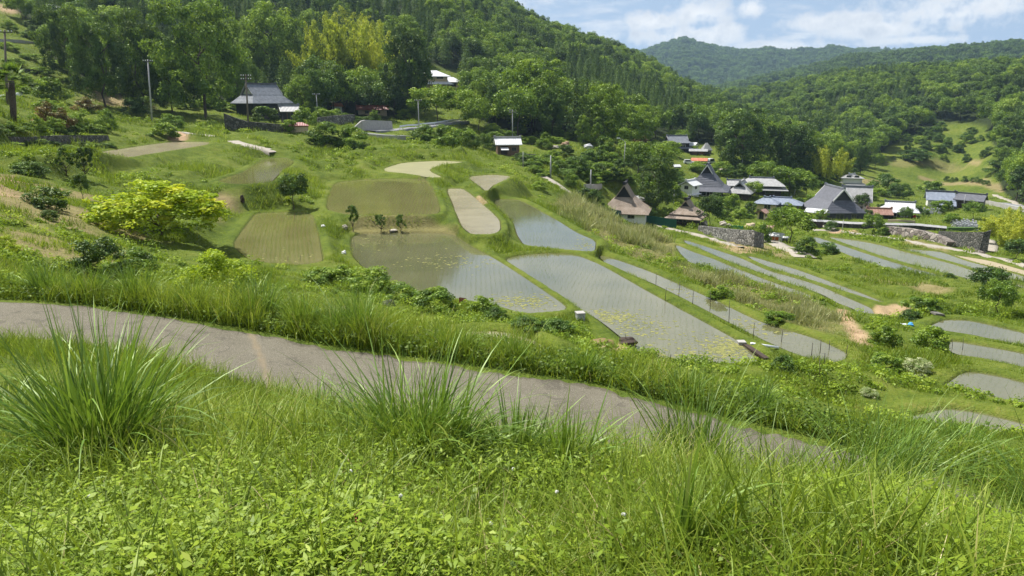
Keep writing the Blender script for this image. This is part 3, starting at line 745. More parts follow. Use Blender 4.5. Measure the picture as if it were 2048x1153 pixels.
TRK = dict(big='tall', big_bright='tall', big_dark='tall', broad='tall', bright='tall', dark='tall', cedar='cedar', bamboo='bamboo', yellow='low', sparse='low', cone='tall')
NAME = dict(big='broadleaf_tree', big_bright='broadleaf_tree', big_dark='evergreen_tree', broad='broadleaf_tree', bright='broadleaf_tree', dark='evergreen_tree', cedar='cedar_tree', bamboo='bamboo', yellow='fruit_tree', sparse='young_tree', cone='evergreen_tree')

def tree(kind, loc, h, w, label, group=None, rz=None, variant=None, name=None, d=None):
    g = random
    nm = name or NAME.get(kind, 'shrub')
    cat = 'bamboo' if nm == 'bamboo' else ('tree' if nm.endswith('tree') else 'shrub')
    rz = g.uniform(0, 6.28) if rz is None else rz
    t = thing(nm, label, cat, loc, rz, group)
    lst = CR[kind]; me = lst[(variant if variant is not None else g.randrange(len(lst))) % len(lst)]
    sc = (w, (d or w * g.uniform(.88, 1.1)), h)
    if kind in TRK:
        link('trunk', g.choice(TR[TRK[kind]]), t, scale=(min(w, h), min(w, h), h))
        c = link('crown', me, t, scale=sc)
    else:
        c = link('foliage', me, t, scale=sc)
    return t
def px_tree(kind, px, py, hp, wp, label, group=None, r=None, sink=.0, **kw):
    p = at_r(px, r) if r else ground(px, py)
    s = math.hypot(p.x, p.y) * 1.02 / F / math.cos(math.atan2(p.x, p.y)) ** 0
    s = (p.y * math.cos(PITCH) - p.z * math.sin(PITCH)) / F
    if r:   # stands behind something: keep the top where the photograph has it
        top = float(ray(px, py - hp)[1]) * r; h = max(top - p.z, 1.0)
    else: h = hp * s * 1.03
    if h > 9.5 and kind in ('broad', 'bright', 'dark'): kind = {'broad': 'big', 'bright': 'big_bright', 'dark': 'big_dark'}[kind]
    return tree(kind, p - Vector((0, 0, sink)), h, wp * s, label, group, **kw)

class Bag:
    def __init__(s): s.V, s.Q, s.T, s.n = [], [], [], 0
    def add(s, V, Q, T): s.V.append(V); s.Q.append(Q + s.n); s.T.append(T); s.n += len(V)
    def link(s, name, mat, **kw):
        o = link(name, mesh_np(name, np.concatenate(s.V), np.concatenate(s.Q), mat, dict(tint=np.concatenate(s.T))))
        return tag(o, **kw)

# ------------------------------------------------------------------ trees and shrubs one can tell apart
TREES = [
 ('bright',45,40,44,58,'small round tree alone in the top terraced field'),
 ('broad',142,165,145,108,'dull green tree beside the white roofed field shed'),
 ('dark',212,215,175,135,'dark leafy tree behind the red leaved shrubs'),
 ('broad',285,218,185,140,'broad green tree left of the tall pole, over a shaded bank'),
 ('broad',412,238,228,190,'tallest leafy tree of the slope, right behind the tall pole'),
 ('bright',345,225,120,105,'lighter tree close behind the tall pole'),
 ('dark',478,215,115,85,'dark tree touching the left end of the grey tiled house'),
 ('bright',548,165,150,140,'bright spreading tree above the grey tiled house'),
 ('bright',612,235,80,100,'spreading green tree against the right end of the grey tiled house'),
 ('bright',640,228,40,50,'small yellow green tree beside the red capped shed'),
 ('dark',818,232,170,105,'big dark evergreen left of the white roofed hillside house'),
 ('bright',806,112,75,95,'bright dome tree at the top of the bamboo grove'),
 ('bright',875,245,70,95,'bright tree below the white roofed hillside house'),
 ('bright',930,248,62,90,'light green tree right below the hillside annex roof'),
 ('bright',958,265,62,66,'bright tree standing over the bend of the asphalt road'),
 ('bright',830,236,32,34,'small round tree by the pole on the road bend'),
 ('bright',1062,262,135,175,'largest bright dome tree above the wooden hut'),
 ('cedar',1034,268,92,52,'narrow cedar in front of the largest bright dome tree'),
 ('cedar',1150,282,118,66,'tall cedar between the two bright dome trees'),
 ('dark',1104,275,95,62,'dark tree in the shade between cedars behind the hut'),
 ('bright',1205,290,115,110,'bright dome tree left of the leaning street lamp'),
 ('bright',1258,298,85,110,'lower bright dome tree on the descending ridge foot'),
 ('cone',1165,290,58,42,'small pointed light tree in front of the tall cedar'),
 ('cone',1195,295,60,36,'small pointed tree with pale trunk near the rubble heap'),
 ('broad',1312,428,110,98,'large olive green tree beside the big thatched roof'),
 ('bright',1275,352,62,70,'bright tree above the big thatched roof'),
 ('bright',1318,345,55,70,'bright bushy tree left of the village car park'),
 ('bright',1356,292,30,56,'yellow green crown behind the upper tiled house'),
 ('dark',1482,338,118,132,'huge round dark tree above the bell roofed house'),
 ('dark',1578,348,104,105,'big dark tree right of the huge round one'),
 ('broad',1622,352,85,66,'dark green tree left of the village bamboo'),
 ('bamboo',1652,372,92,62,'yellowish bamboo clump behind the large dark gabled house'),
 ('bamboo',1684,366,62,46,'smaller bamboo beside the village bamboo clump'),
 ('bright',1532,378,52,74,'bushy green tree behind the long tiled roofs'),
 ('bright',1578,388,52,76,'bushy tree left of the leaning village pole'),
 ('broad',1612,396,42,56,'green tree between leaning pole and dark gabled house'),
 ('bright',1580,486,70,86,'round bright tree beside the orange shed'),
 ('bright',1506,398,34,40,'feathery young tree before the long tiled roofs'),
 ('dark',1418,458,66,62,'dark garden pine beside the small thatched roof'),
 ('cedar',1392,448,34,20,'little pointed conifer by the small thatched roof'),
 ('dark',1722,432,44,42,'grey green tree before the dark gabled house'),
 ('bright',1745,470,42,46,'rounded light tree in front of the white capped wall'),
 ('dark',1810,444,30,30,'garden pine in the temple yard'),
 ('broad',1945,440,36,42,'light green tree beside the dark barn'),
 ('bamboo',1992,490,80,80,'golden bamboo right of the cemetery'),
 ('bamboo',2040,500,92,90,'tallest golden bamboo at the far end of the cemetery hill'),
 ('bamboo',2016,508,70,70,'lower golden bamboo in front of the taller two'),
 ('dark',2032,522,44,60,'dark tree below the golden bamboo'),
 ('dark',1976,590,56,92,'flat topped tree beside the long flooded strips'),
 ('broad',1992,634,72,72,'leafy green tree just before the flat topped tree'),
 ('yellow',322,474,122,268,'broad yellow green fruit tree on the slope'),
 ('sparse',133,352,54,44,'wispy drooping tree, left one of the pair on the dry slope'),
 ('sparse',172,360,62,50,'wispy drooping tree, right one of the pair on the dry slope'),
 ('dark',166,400,52,40,'small dark tree in shade on the dry slope'),
 ('dark',588,420,68,76,'small dark round tree on the bank above the striped paddy'),
 ('sparse',707,464,52,30,'slim dark young tree by the wide paddy corner'),
 ('sparse',762,464,34,30,'second slim sapling on the paddy bank'),
 ('sparse',802,466,36,26,'nearly bare sapling on the paddy bank'),
 ('cone',1090,292,26,24,'small clipped garden tree beside the hut pole'),
 ('broad',1000,302,26,24,'small round tree left of the wooden hut'),
 ('broad',968,304,36,32,'pine shaped garden tree left of the wooden hut'),
 ('dark',1720,350,62,34,'dark tree at the foot of the wooded hill by the valley field'),
 ('bright',1750,338,30,30,'light green tree at the edge of the valley field'),
 ('bright',1252,322,40,50,'light tree by the leaning street lamp'),
]
BAMB = [(628,205,150,70,'first'),(662,208,175,80,''),(700,212,188,90,''),(738,212,175,84,''),(770,205,165,76,''),(640,140,100,70,''),(680,128,100,76,''),(722,128,104,80,''),(760,140,100,70,''),(655,92,70,66,''),(700,80,68,70,''),(742,96,64,62,'')]
for k, px, py, hp, wp, lab in TREES: px_tree(k, px, py, hp, wp, lab)
for px, py, hp, wp, _ in BAMB:
    px_tree('bamboo', px, py, hp, wp, 'yellow green bamboo plume of the grove above the maroon roofed wall', 'bamboo grove on the slope')
SHRUBS = [
 ('shrub_dark',204,548,80,120,'dark glossy shrub left of the yellow green bush'),('shrub',268,548,58,90,'mixed green shrub between the dark glossy one and the yellow green bush'),
 ('yellow_shrub',428,588,95,158,'large yellow green bush below the striped paddy'),('shrub',100,420,54,92,'dark green bush on the dry brown slope'),('shrub_dark',98,440,24,40,'little dark bush under the slope bush'),
 ('yellow_shrub',14,505,40,60,'yellow leaved bush at the foot of the dry slope'),('shrub_dark',60,350,30,70,'dull bush beside the upper pale strip'),
 ('shrub',744,585,58,110,'leafy shrub at the left corner of the wide paddy'),('shrub_bright',690,570,48,95,'light shrub left of the wide paddy'),('shrub',805,605,44,80,'low shrub on the near bank of the wide paddy'),
 ('shrub',868,622,60,90,'tallest shrub on the near bank of the wide paddy'),('shrub_bright',965,628,44,66,'leafy shrub beside the brown boards'),('shrub_dark',994,642,34,56,'dark low shrub right of the brown boards'),
 ('shrub_dark',1056,656,28,84,'low dark shrub along the paddy outlet'),('shrub_dark',1115,664,34,74,'dark shrub beside the blue grey box'),('shrub',640,566,40,80,'ragged shrub under the striped paddy'),('shrub_dark',1205,690,14,60,'low weedy shrub by the brush heap'),
 ('shrub',652,292,52,72,'rounded bush left of the roadside pair'),('shrub',704,298,48,72,'rounded bush below the asphalt bend'),
 ('shrub',848,288,42,62,'hedge shrub below the asphalt road, end bush'),('shrub',893,292,44,62,'hedge shrub below the asphalt road, second bush'),('shrub_bright',934,294,42,60,'lighter hedge shrub below the asphalt road'),('shrub_dark',985,300,26,44,'dark hedge shrub near the hut'),
 ('shrub_red',95,250,44,62,'red brown shrub beside the palm'),('shrub_red',128,262,44,52,'red tipped shrub, lower one near the palm'),('shrub_red',172,226,30,60,'rust red shrub higher on the garden bank'),
 ('shrub_bright',160,258,36,54,'clipped light shrub between red shrubs'),('shrub',214,264,48,46,'dense green shrub right of the red shrubs'),('shrub',72,262,36,40,'green garden shrub just right of the palm'),('shrub',112,266,36,40,'dark centred shrub under the red ones'),
 ('shrub_bright',326,276,34,58,'bright bush at the foot of the tall pole'),('shrub',346,262,38,56,'taller bush behind the one at the pole foot'),('shrub_bright',102,200,50,66,'bright bush on the terrace above the palm'),('shrub_bright',92,226,30,70,'light bush on the garden bank'),
 ('shrub_bright',22,262,22,30,'low bush left of the palm foot'),('shrub_dark',270,232,40,60,'shaded bush on the dry clearing'),
 ('shrub',530,246,40,54,'garden shrub before the grey tiled house'),('shrub_bright',578,262,26,36,'clipped hedge by the house annex'),('shrub_bright',608,250,40,50,'light shrub above the red capped shed'),
 ('shrub_dark',1190,412,36,38,'round bush left of the big thatched roof'),('shrub',1300,437,26,28,'round shrub in front of the big thatched roof'),('shrub',1334,440,30,40,'round shrub between the two thatched roofs'),
 ('shrub',1060,332,24,60,'low bush right of the wooden hut'),('shrub_dark',1150,345,34,64,'dark bush on the terrace below the rubble heap'),('shrub_dark',1225,358,26,26,'dark upright bush above the big thatched roof'),('shrub_dark',1042,320,16,40,'low hedge under the wooden hut'),
 ('shrub',1078,380,20,40,'rounded bush beside the narrow footpath'),('shrub',1165,335,26,40,'small bush on the sunny terrace'),('shrub',1095,330,24,44,'bush at the foot of the terrace pole'),
 ('shrub_bright',1340,395,34,56,'light bush behind the white storehouse'),('shrub',1440,350,30,50,'green bush behind the bell roofed house'),('shrub_bright',1465,420,36,40,'light garden bush below the gate roof'),('shrub',1440,425,34,42,'garden bush below the bell roofed house'),
 ('shrub',1500,432,34,36,'silvery bush beside the yellow porch'),('shrub',1526,486,46,32,'ivy like shrub spilling over the end of the stone wall'),('shrub',1612,510,42,50,'dark bush below the round bright tree'),('shrub_dark',1655,508,26,46,'low dark bush on the path edge'),
 ('shrub',1640,445,30,30,'bush before the white shed'),('shrub_dark',1662,462,22,30,'little bush at the foot of the white capped wall'),('shrub',1762,472,24,34,'low bush right of the rounded light tree'),
 ('shrub_dark',1772,386,40,66,'dark spreading bush behind the temple yard'),('shrub',1862,386,30,54,'dull bush in front of the valley field'),('shrub_bright',1730,398,26,50,'light bush above the temple shed'),('shrub_bright',1880,420,22,40,'light bush among the upper gravestones'),
 ('shrub',1845,622,38,70,'rounded wild bush above the blue tarp'),('shrub_dark',1820,640,24,50,'dark bush directly behind the blue tarp'),('shrub_bright',1768,690,50,62,'light wild bush left of the blue tarp'),('shrub_bright',1862,706,64,84,'light sprawling bush below the blue tarp'),
 ('shrub',1770,738,44,70,'wild bush left of the cream blossom'),('blossom',1832,744,36,66,'cream flowering bush on the wild bank'),('blossom',1738,790,22,40,'small cream flowering bush nearer the lane'),('shrub_dark',1566,742,38,54,'dark low bush at the corner of the water'),
 ('shrub_bright',1440,592,26,56,'light bush in the pale reeds'),('shrub_bright',1555,640,22,60,'low light bush at the foot of the reeds'),
 ('shrub_dark',1830,320,22,70,'long dark bush at the edge of the valley field'),('shrub',1705,345,24,40,'bush at the corner of the valley field'),('shrub_dark',1995,345,26,60,'dark bush at the foot of the far slope'),('shrub',1900,555,10,26,'small weed tuft on the long bund'),
 ('shrub',1340,310,34,50,'bush before the upper tiled house'),('shrub_bright',1400,345,24,60,'light bushes under the orange roof shed'),('shrub_bright',1390,306,16,26,'clipped bush beside the upper annex roof'),('shrub',1300,320,40,56,'bushy shrub left of the upper tiled house'),
 ('shrub_red',1282,290,20,34,'pinkish brown bush above the bright trees'),('shrub_dark',1130,310,22,40,'dark bush behind the rubble heap'),('shrub',1210,305,34,44,'green bush right of the junk pile'),
]
for k, px, py, hp, wp, lab in SHRUBS: px_tree(k, px, py, hp, wp, lab, sink=.1)
g = np.random.default_rng(8)
for i in range(38):
    px_tree('shrub_dark' if g.random() < .6 else 'shrub', 1800 + g.random() * 185, 258 + g.random() * 66, 11 + g.random() * 8, 16 + g.random() * 12, 'small round orchard tree on the open green slope', 'orchard trees on the far slope', name='orchard_tree')
for i, px in enumerate((1893,1903,1912,1928,1932,1944,1953,1960,1968,1975)):
    px_tree('shrub_dark', px, 362 + i * .9 + g.normal(0, 1.2), 8 + 6 * g.random(), 9 + 5 * g.random(), 'small clipped shrub in a row across the valley field', 'shrubs in a row in the valley field')
for i in range(9):
    px_tree('shrub_dark', 1700 + i * 26 + g.normal(0, 6), 455 - i * 2.2 - 20 + g.normal(0, 6), 12 + 7 * g.random(), 16 + 8 * g.random(), 'low garden shrub among the village roofs', 'garden shrubs among the village roofs')
for i, (px, py) in enumerate(((1330,372),(1352,352),(1432,412),(1470,345),(1490,352),(1508,345),(1600,418),(1622,412),(1686,398),(1740,385),(1755,392),(1790,396),(1810,392),(1905,448),(1560,432),(1575,425),(1258,372),(1240,345),(1195,350),(1215,330),(1180,322),(1120,345),(1140,372),(1168,395),(1480,438),(1450,440))):
    px_tree(['shrub', 'shrub_bright', 'shrub_dark'][i % 3], px, py, 16 + 14 * g.random(), 26 + 22 * g.random(), 'leafy hedge bush filling the gaps between village gardens', 'hedge bushes between village gardens')
for i, (px, py) in enumerate(((20,60),(60,120),(30,130),(80,150),(10,160),(55,165),(15,100),(70,80),(35,190),(75,185),(10,205))):
    px_tree(['shrub_bright', 'shrub'][i % 2], px, py, 12 + 12 * g.random(), 30 + 30 * g.random(), 'low wild bush on the overgrown upper terraces', 'wild bushes on the upper terraces')
for i in range(16):
    px = 850 + g.random() * 330; py = 262 + g.random() * 38 + (px - 850) * .02
    px_tree(['shrub_bright', 'shrub'][i % 2], px, py, 12 + 14 * g.random(), 26 + 22 * g.random(), 'undergrowth bush at the foot of the woods near the hut', 'undergrowth bushes along the wood edge')
# palm
p = ground(27, 246); s = (p.y * math.cos(PITCH) - p.z * math.sin(PITCH)) / F
t = thing('palm_tree', 'fan palm with a thick shaggy trunk in the garden', 'palm', p); hh_ = 96 * s
MB().tube([(0, 0, -.2), (.25, 0, hh_ * .3), (.4, 0, hh_ * .6), (.55, 0, hh_ * .84)], [.30, .34, .36, .30], 10).build('trunk', M['bark'], t, True)
b = Bag(); 
for k in range(34):
    a = 6.283 * k / 34 * 5.0; e = random.uniform(-.7, 1.2); L = hh_ * .25; o = Vector((.55, 0, hh_ * .84)); d = Vector((math.cos(a) * math.cos(e), math.sin(a) * math.cos(e), math.sin(e)))
    c = o + d * L; n = 22; fa = np.linspace(-2.0, 2.0, n); sidev = Vector((-math.sin(a), math.cos(a), 0))
    for f_ in fa:
        dirl = (d * math.cos(f_) + sidev * math.sin(f_)).normalized(); tip = c + dirl * L * .9 * (1 - .1 * abs(f_)) + Vector((0, 0, -.10 * L * abs(f_))); up = dirl.cross(d).normalized() if abs(f_) > .05 else Vector((0, 0, 1)); w_ = dirl.cross(Vector((0, 0, 1))).normalized() * .10
        b.add(np.array([c - w_, c + w_, tip]), np.array([[0, 1, 2]]), np.full(3, .4 + .3 * random.random()))
link('crown', mesh_np('crown', np.concatenate(b.V), np.concatenate(b.Q), M['broad'], dict(tint=np.concatenate(b.T))), t)

# bushes packed between the gardens
g = np.random.default_rng(77); BOX = [(1200,365,1300,442),(1340,395,1395,460),(1365,330,1450,400),(1450,355,1560,404),(1495,390,1602,445),(1596,375,1735,446),(1740,408,1830,440),(1855,388,1915,420),(1905,395,1970,424),(1325,270,1425,332),(985,275,1045,314),(1680,345,1725,374)]
n_ = 0
while n_ < 95:
    px, py = g.uniform(1050, 1700), g.uniform(318, 440)
    if py > 345 + (px - 1050) * .22 or any(a - 6 < px < c + 6 and b < py < d + 14 for a, b, c, d in BOX): continue
    n_ += 1; px_tree(['shrub', 'shrub_bright', 'shrub_bright', 'shrub_dark'][n_ % 4], px, py, g.uniform(12, 30), g.uniform(22, 52), 'garden bush or hedge on the slope between the village houses', 'bushes on the slope around the village', sink=.2)
for i in range(46):
    px = g.uniform(100, 1000); e = float(np.interp(px, FE[:, 0], FE[:, 1])) - g.uniform(0, 9)
    if 835 < px < 950: continue
    q_ = at_r(px, e); tree(['shrub_dark', 'shrub', 'shrub_bright'][i % 3], q_, g.uniform(1.6, 3.6), g.uniform(3, 6.5), 'dark bush crowding the foot of the woods on the slope', 'bushes at the foot of the woods')

for i in range(15):
    px_tree(['shrub_dark', 'shrub', 'shrub_bright'][i % 3], -5 + i * 16 + g.normal(0, 4), 262 + g.normal(0, 5), g.uniform(10, 20), g.uniform(24, 44), 'low bush hanging over the shaded bank of the palm garden', 'bushes over the mossy garden wall', sink=.2)
for i in range(9):
    px_tree(['shrub_dark', 'shrub'][i % 2], 10 + i * 25 + g.normal(0, 5), 294 + g.normal(0, 2), g.uniform(9, 16), g.uniform(26, 46), 'weedy bush at the foot of the shaded garden bank', 'weedy bushes below the mossy garden wall', sink=.1)

# ------------------------------------------------------------------ the woods
def wood_points():
    out = []
    g = np.random.default_rng(99)
    # jittered grid over the wooded slopes
    for (r0, r1, step) in ((160, 420, 5.6), (420, 960, 7.2)):
        xs = np.arange(-700, 760, step); ys = np.arange(90, 970, step)
        x, y = np.meshgrid(xs, ys); x = x.ravel() + g.uniform(-.42, .42, x.size) * step; y = y.ravel() + g.uniform(-.42, .42, x.size) * step
        th = np.arctan2(x, y); r = np.hypot(x, y)
        m = (r > r0) & (r <= r1) & (np.abs(th) < .70) & (r > wood_edge(th) + 1)
        out.append(np.c_[x[m], y[m]])
    p = np.concatenate(out); z = zat(p[:, 0], p[:, 1]); return np.c_[p, z]
WP = wood_points(); r_ = np.hypot(WP[:, 0], WP[:, 1]); th_ = np.arctan2(WP[:, 0], WP[:, 1])
cn = fbm(WP[:, 0] / 45, WP[:, 1] / 45, 4); g = np.random.default_rng(5)
conif = (cn + g.normal(0, .05, len(WP))) > np.where(th_ < -.33, .60, np.where(th_ > .30, .51, .52))
hh = np.where(conif, g.uniform(7, 14, len(WP)), g.uniform(6, 13, len(WP))) * np.where(r_ > 420, .92, 1)
ww = np.where(conif, hh * g.uniform(.40, .72, len(WP)), hh * g.uniform(.72, 1.05, len(WP)))
# which of them show: sweep outwards and keep the skyline of crowns met so far
order = np.argsort(r_); nb_ = 900; sky_ = np.full(nb_, -9.0); vis = np.zeros(len(WP))
tz = (WP[:, 2] + hh * .92) / r_
for i in order:
    a0 = int((th_[i] + .72) / 1.44 * nb_); hw = max(0, int(ww[i] * .3 / r_[i] / 1.44 * nb_))
    lo, hi = max(0, a0 - hw), min(nb_, a0 + hw + 1)
    if hi <= lo: continue
    vis[i] = max(0, float((tz[i] - np.maximum(sky_[lo:hi], WP[i, 2] / r_[i])).max())) * ww[i] / r_[i]
    if ww[i] > 0: sky_[lo:hi] = np.maximum(sky_[lo:hi], (WP[i, 2] + hh[i] * .8) / r_[i])
vis[np.abs(th_) > .64] = 0
WPX, WPY = project(WP[:, 0], WP[:, 1], WP[:, 2] + hh * .6)
vis[(WPY < -20)] = 0
keep = vis > 1e-7
keep |= (g.uniform(size=len(WP)) < .35)
ri = np.argsort(-vis)
single = set()
for c, nmax in ((True, 290), (False, 290)):
    k = [i for i in ri if conif[i] == c and vis[i] > 0][:nmax]; single |= set(k)
ZN = [(-.9, 'on the wooded slope above the palm and terraced fields'), (-.37, 'on the wooded slope above the house with the grey tiled roof'),
      (-.17, 'on the wooded slope around the white roofed hillside house'), (.02, 'on the wooded slope above the small wooden hut'),
      (.17, 'on the long ridge above the thatched house'), (.36, 'on the wooded hill behind the village roofs'), (.52, 'on the wooded hill beyond the open valley fields')]
def zone_of(th):
    return [z for a, z in ZN if th >= a][-1]
for i in sorted(single):
    zl = zone_of(th_[i]); u = g.uniform()
    if conif[i]: kind, lab, gr = 'cedar', 'dark pointed cedar ' + zl, 'cedars ' + zl
    else:
        kind = 'bright' if u < .22 else ('dark' if u > .82 else 'broad')
        lab = {'bright': 'light green rounded tree ', 'dark': 'dark green leafy tree ', 'broad': 'green leafy round tree '}[kind] + zl; gr = {'bright': 'light', 'dark': 'dark', 'broad': 'green'}[kind] + ' leafy trees ' + zl
    tree(kind, WP[i], hh[i], ww[i], lab, gr)

def scatter_nodes(name, crowns, pts, scale, label):
    """one object of crowns nobody could count: points carrying copies of a few crowns"""
    n = len(pts)
    me = bpy.data.meshes.new(name); me.vertices.add(n); me.vertices.foreach_set('co', np.asarray(pts, np.float32).ravel())
    for nm, ty, dat in (('sc', 'FLOAT_VECTOR', scale), ):
        a = me.attributes.new(nm, ty, 'POINT'); a.data.foreach_set('vector', np.asarray(dat, np.float32).ravel())
    a = me.attributes.new('pick', 'INT', 'POINT'); a.data.foreach_set('value', rng.integers(0, len(crowns), n).astype(np.int32))
    a = me.attributes.new('turn', 'FLOAT', 'POINT'); a.data.foreach_set('value', rng.uniform(0, 6.28, n).astype(np.float32))
    o = link(name, me); ng = bpy.data.node_groups.new(name, 'GeometryNodeTree')
    ng.interface.new_socket('Geometry', in_out='INPUT', socket_type='NodeSocketGeometry'); ng.interface.new_socket('Geometry', in_out='OUTPUT', socket_type='NodeSocketGeometry')
    N = ng.nodes; L = ng.links
    gi_, go = N.new('NodeGroupInput'), N.new('NodeGroupOutput'); iop = N.new('GeometryNodeInstanceOnPoints'); jn = N.new('GeometryNodeJoinGeometry')
    for ob in reversed(crowns):
        oi = N.new('GeometryNodeObjectInfo'); oi.transform_space = 'ORIGINAL'; oi.inputs['Object'].default_value = ob; oi.inputs['As Instance'].default_value = False
        g2 = N.new('GeometryNodeGeometryToInstance'); L.new(oi.outputs['Geometry'], g2.inputs[0]); L.new(g2.outputs[0], jn.inputs[0])
    def at(nm, dt):
        q_ = N.new('GeometryNodeInputNamedAttribute'); q_.data_type = dt; q_.inputs['Name'].default_value = nm; return q_.outputs['Attribute']
    cx = N.new('ShaderNodeCombineXYZ'); L.new(at('turn', 'FLOAT'), cx.inputs[2])
    L.new(gi_.outputs[0], iop.inputs['Points']); L.new(jn.outputs[0], iop.inputs['Instance']); iop.inputs['Pick Instance'].default_value = True
    L.new(at('pick', 'INT'), iop.inputs['Instance Index']); L.new(cx.outputs[0], iop.inputs['Rotation']); L.new(at('sc', 'FLOAT_VECTOR'), iop.inputs['Scale'])
    L.new(iop.outputs[0], go.inputs[0])
    md = o.modifiers.new('scatter', 'NODES'); md.node_group = ng
    return tag(o, label, kind='stuff')
def crown_objs(kinds):
    seen, out = set(), []
    for o in COL.objects:
        if o.type == 'MESH' and o.parent is not None and o.name.split('.')[0] == 'crown' and o.data.name not in seen and o.data in [m for k in kinds for m in CR[k]]:
            seen.add(o.data.name); out.append(o)
    return out
rest = np.array([i for i in range(len(WP)) if keep[i] and i not in single])
rc = rest[conif[rest]]; rb = rest[~conif[rest]]
scatter_nodes('cedar_forest', crown_objs(['cedar']), WP[rc], np.c_[ww[rc], ww[rc], hh[rc]], 'dark cedars massed over the wooded hills')
scatter_nodes('leafy_forest', crown_objs(['broad', 'bright', 'dark', 'broad']), WP[rb], np.c_[ww[rb], ww[rb], hh[rb]], 'green leafy forest massed over the wooded hills')
# far mountains
g = np.random.default_rng(12)
n_ = 15000; rr_ = np.exp(g.uniform(math.log(1000), math.log(2700), n_)); tt_ = g.uniform(.02, .70, n_)
fx, fy = rr_ * np.sin(tt_), rr_ * np.cos(tt_); fz = zat(fx, fy)
px_, py_ = project(fx, fy, fz); m = (fz / rr_ > -.02); fx, fy, fz, rr_ = fx[m], fy[m], fz[m], rr_[m]
s_ = g.uniform(8, 15, len(fx)) * np.where(rr_ > 1700, 1.9, 1.25)
scatter_nodes('mountain_forest', crown_objs(['cedar', 'dark']), np.c_[fx, fy, fz - 1], np.c_[s_ * 1.1, s_ * 1.1, s_ * .8], 'hazy forest covering the far mountains')
print('woods', len(WP), len(single), len(rest), len(fx))

# ------------------------------------------------------------------ grass
def blades(base, L, w, az, lean, curl, tint, nseg=4, twist=None):
    """curved tapering blades; lean: angle from the vertical at the foot, curl: further bend to the tip"""
    n = len(base); s = np.linspace(0, 1, nseg + 1); ang = lean[:, None] + curl[:, None] * s[None] ** 1.3
    st = L[:, None] / nseg
    hx = np.concatenate([np.zeros((n, 1)), np.cumsum(np.sin(ang[:, :-1] * .5 + ang[:, 1:] * .5) * st, 1)], 1)
    hz = np.concatenate([np.zeros((n, 1)), np.cumsum(np.cos(ang[:, :-1] * .5 + ang[:, 1:] * .5) * st, 1)], 1)
    px = base[:, :1] + np.cos(az)[:, None] * hx; py = base[:, 1:2] + np.sin(az)[:, None] * hx; pz = base[:, 2:3] + hz
    ta = az + (twist if twist is not None else rng.normal(0, .7, n)) + math.pi / 2
    prof = np.clip((1 - s) ** .75, .06, 1) * np.clip(.65 + s * 1.4, 0, 1)
    ww_ = w[:, None] * prof[None] * .5
    ox, oy = np.cos(ta)[:, None] * ww_, np.sin(ta)[:, None] * ww_
    V = np.stack([np.stack([px - ox, py - oy, pz], -1), np.stack([px + ox, py + oy, pz], -1)], 2)   # n, nseg+1, 2, 3
    b = np.arange(n)[:, None] * (2 * (nseg + 1)) + np.arange(nseg)[None] * 2
    Q = np.stack([b, b + 1, b + 3, b + 2], -1).reshape(-1, 4)
    T = np.clip(tint[:, None] + .12 * (s[None] - .4), 0, 1)
    return V.reshape(-1, 3), Q, np.repeat(T.ravel(), 2)
def polar_pts(n, r0, r1, tmax=.74, power=0.0):
    th = rng.uniform(-tmax, tmax, n); r = np.exp(rng.uniform(math.log(r0), math.log(r1), n))
    return r * np.sin(th), r * np.cos(th), r, th

# -- bank in front: low weeds, blades and straw between the viewer and the lane
fg = Bag(); N1 = 90000
th = rng.uniform(-.78, .78, N1); r = rng.uniform(1.35 ** .5, 9.2 ** .5, N1) ** 2
rn_, rf_, _ = road_at(th); m = r < rn_ + .12 + rng.normal(0, .12, N1); th, r = th[m], r[m]
x, y = r * np.sin(th), r * np.cos(th); patch = fbm(x * 1.1, y * 1.1, 4); far_ = smooth(2.6, 4.2, r)
L = (.09 + .20 * rng.random(len(r)) ** 1.6) * (.65 + .9 * patch) * (1 + .75 * far_)
fg.add(*blades(np.c_[x, y, zat(x, y) - .01], L, rng.uniform(.0035, .0085, len(r)) * (1 + .5 * far_), rng.uniform(0, 6.283, len(r)), rng.uniform(.05, .7, len(r)), rng.uniform(.2, 1.5, len(r)),
           np.clip(.30 + .75 * (patch - .45) + rng.normal(0, .22, len(r)), 0, .97)))
n3 = 26000; th = rng.uniform(-.78, .78, n3); rn_ = road_at(th)[0]; r = rn_ + .16 - np.abs(rng.normal(0, 1.1, n3)); x, y = r * np.sin(th), r * np.cos(th); pk = fbm(x * 1.4 + 3, y * 1.4, 3)
hk = np.interp(th, [-.7, .0, .12, .7], [1.15, 1.0, .5, .3]); L = (.10 + .34 * rng.random(n3)) * (.5 + pk) * hk
fg.add(*blades(np.c_[x, y, zat(x, y) - .01], L, rng.uniform(.006, .013, n3), rng.uniform(0, 6.283, n3), rng.uniform(.05, .6, n3), rng.uniform(.1, 1.4, n3), np.clip(.36 + .6 * (pk - .45) + rng.normal(0, .18, n3), 0, .95)))
nb2 = 13000; th = rng.uniform(-.78, .78, nb2); r = rng.uniform(1.5 ** .5, 8 ** .5, nb2) ** 2; m = (r < road_at(th)[0] - .05); th, r = th[m], r[m]; x, y = r * np.sin(th), r * np.cos(th)
pk = fbm(x * 1.3 + 22, y * 1.3, 3); m = rng.random(len(x)) < smooth(.36, .6, pk) + .12; x, y, r = x[m], y[m], r[m]; n_ = len(x)
fg.add(*blades(np.c_[x, y, zat(x, y) - .01], rng.uniform(.18, .48, n_) * np.where((x > .5) & (r > 3.0), .45, 1), rng.uniform(.006, .013, n_), rng.uniform(0, 6.283, n_), np.abs(rng.normal(.25, .3, n_)), rng.uniform(.1, 1.8, n_), np.clip(.28 + rng.normal(0, .22, n_), 0, .9), 6))
fg.link('grass', M['grass'], kind='stuff', label='fine green grass over the near bank')
ws = Bag(); N2 = 15500
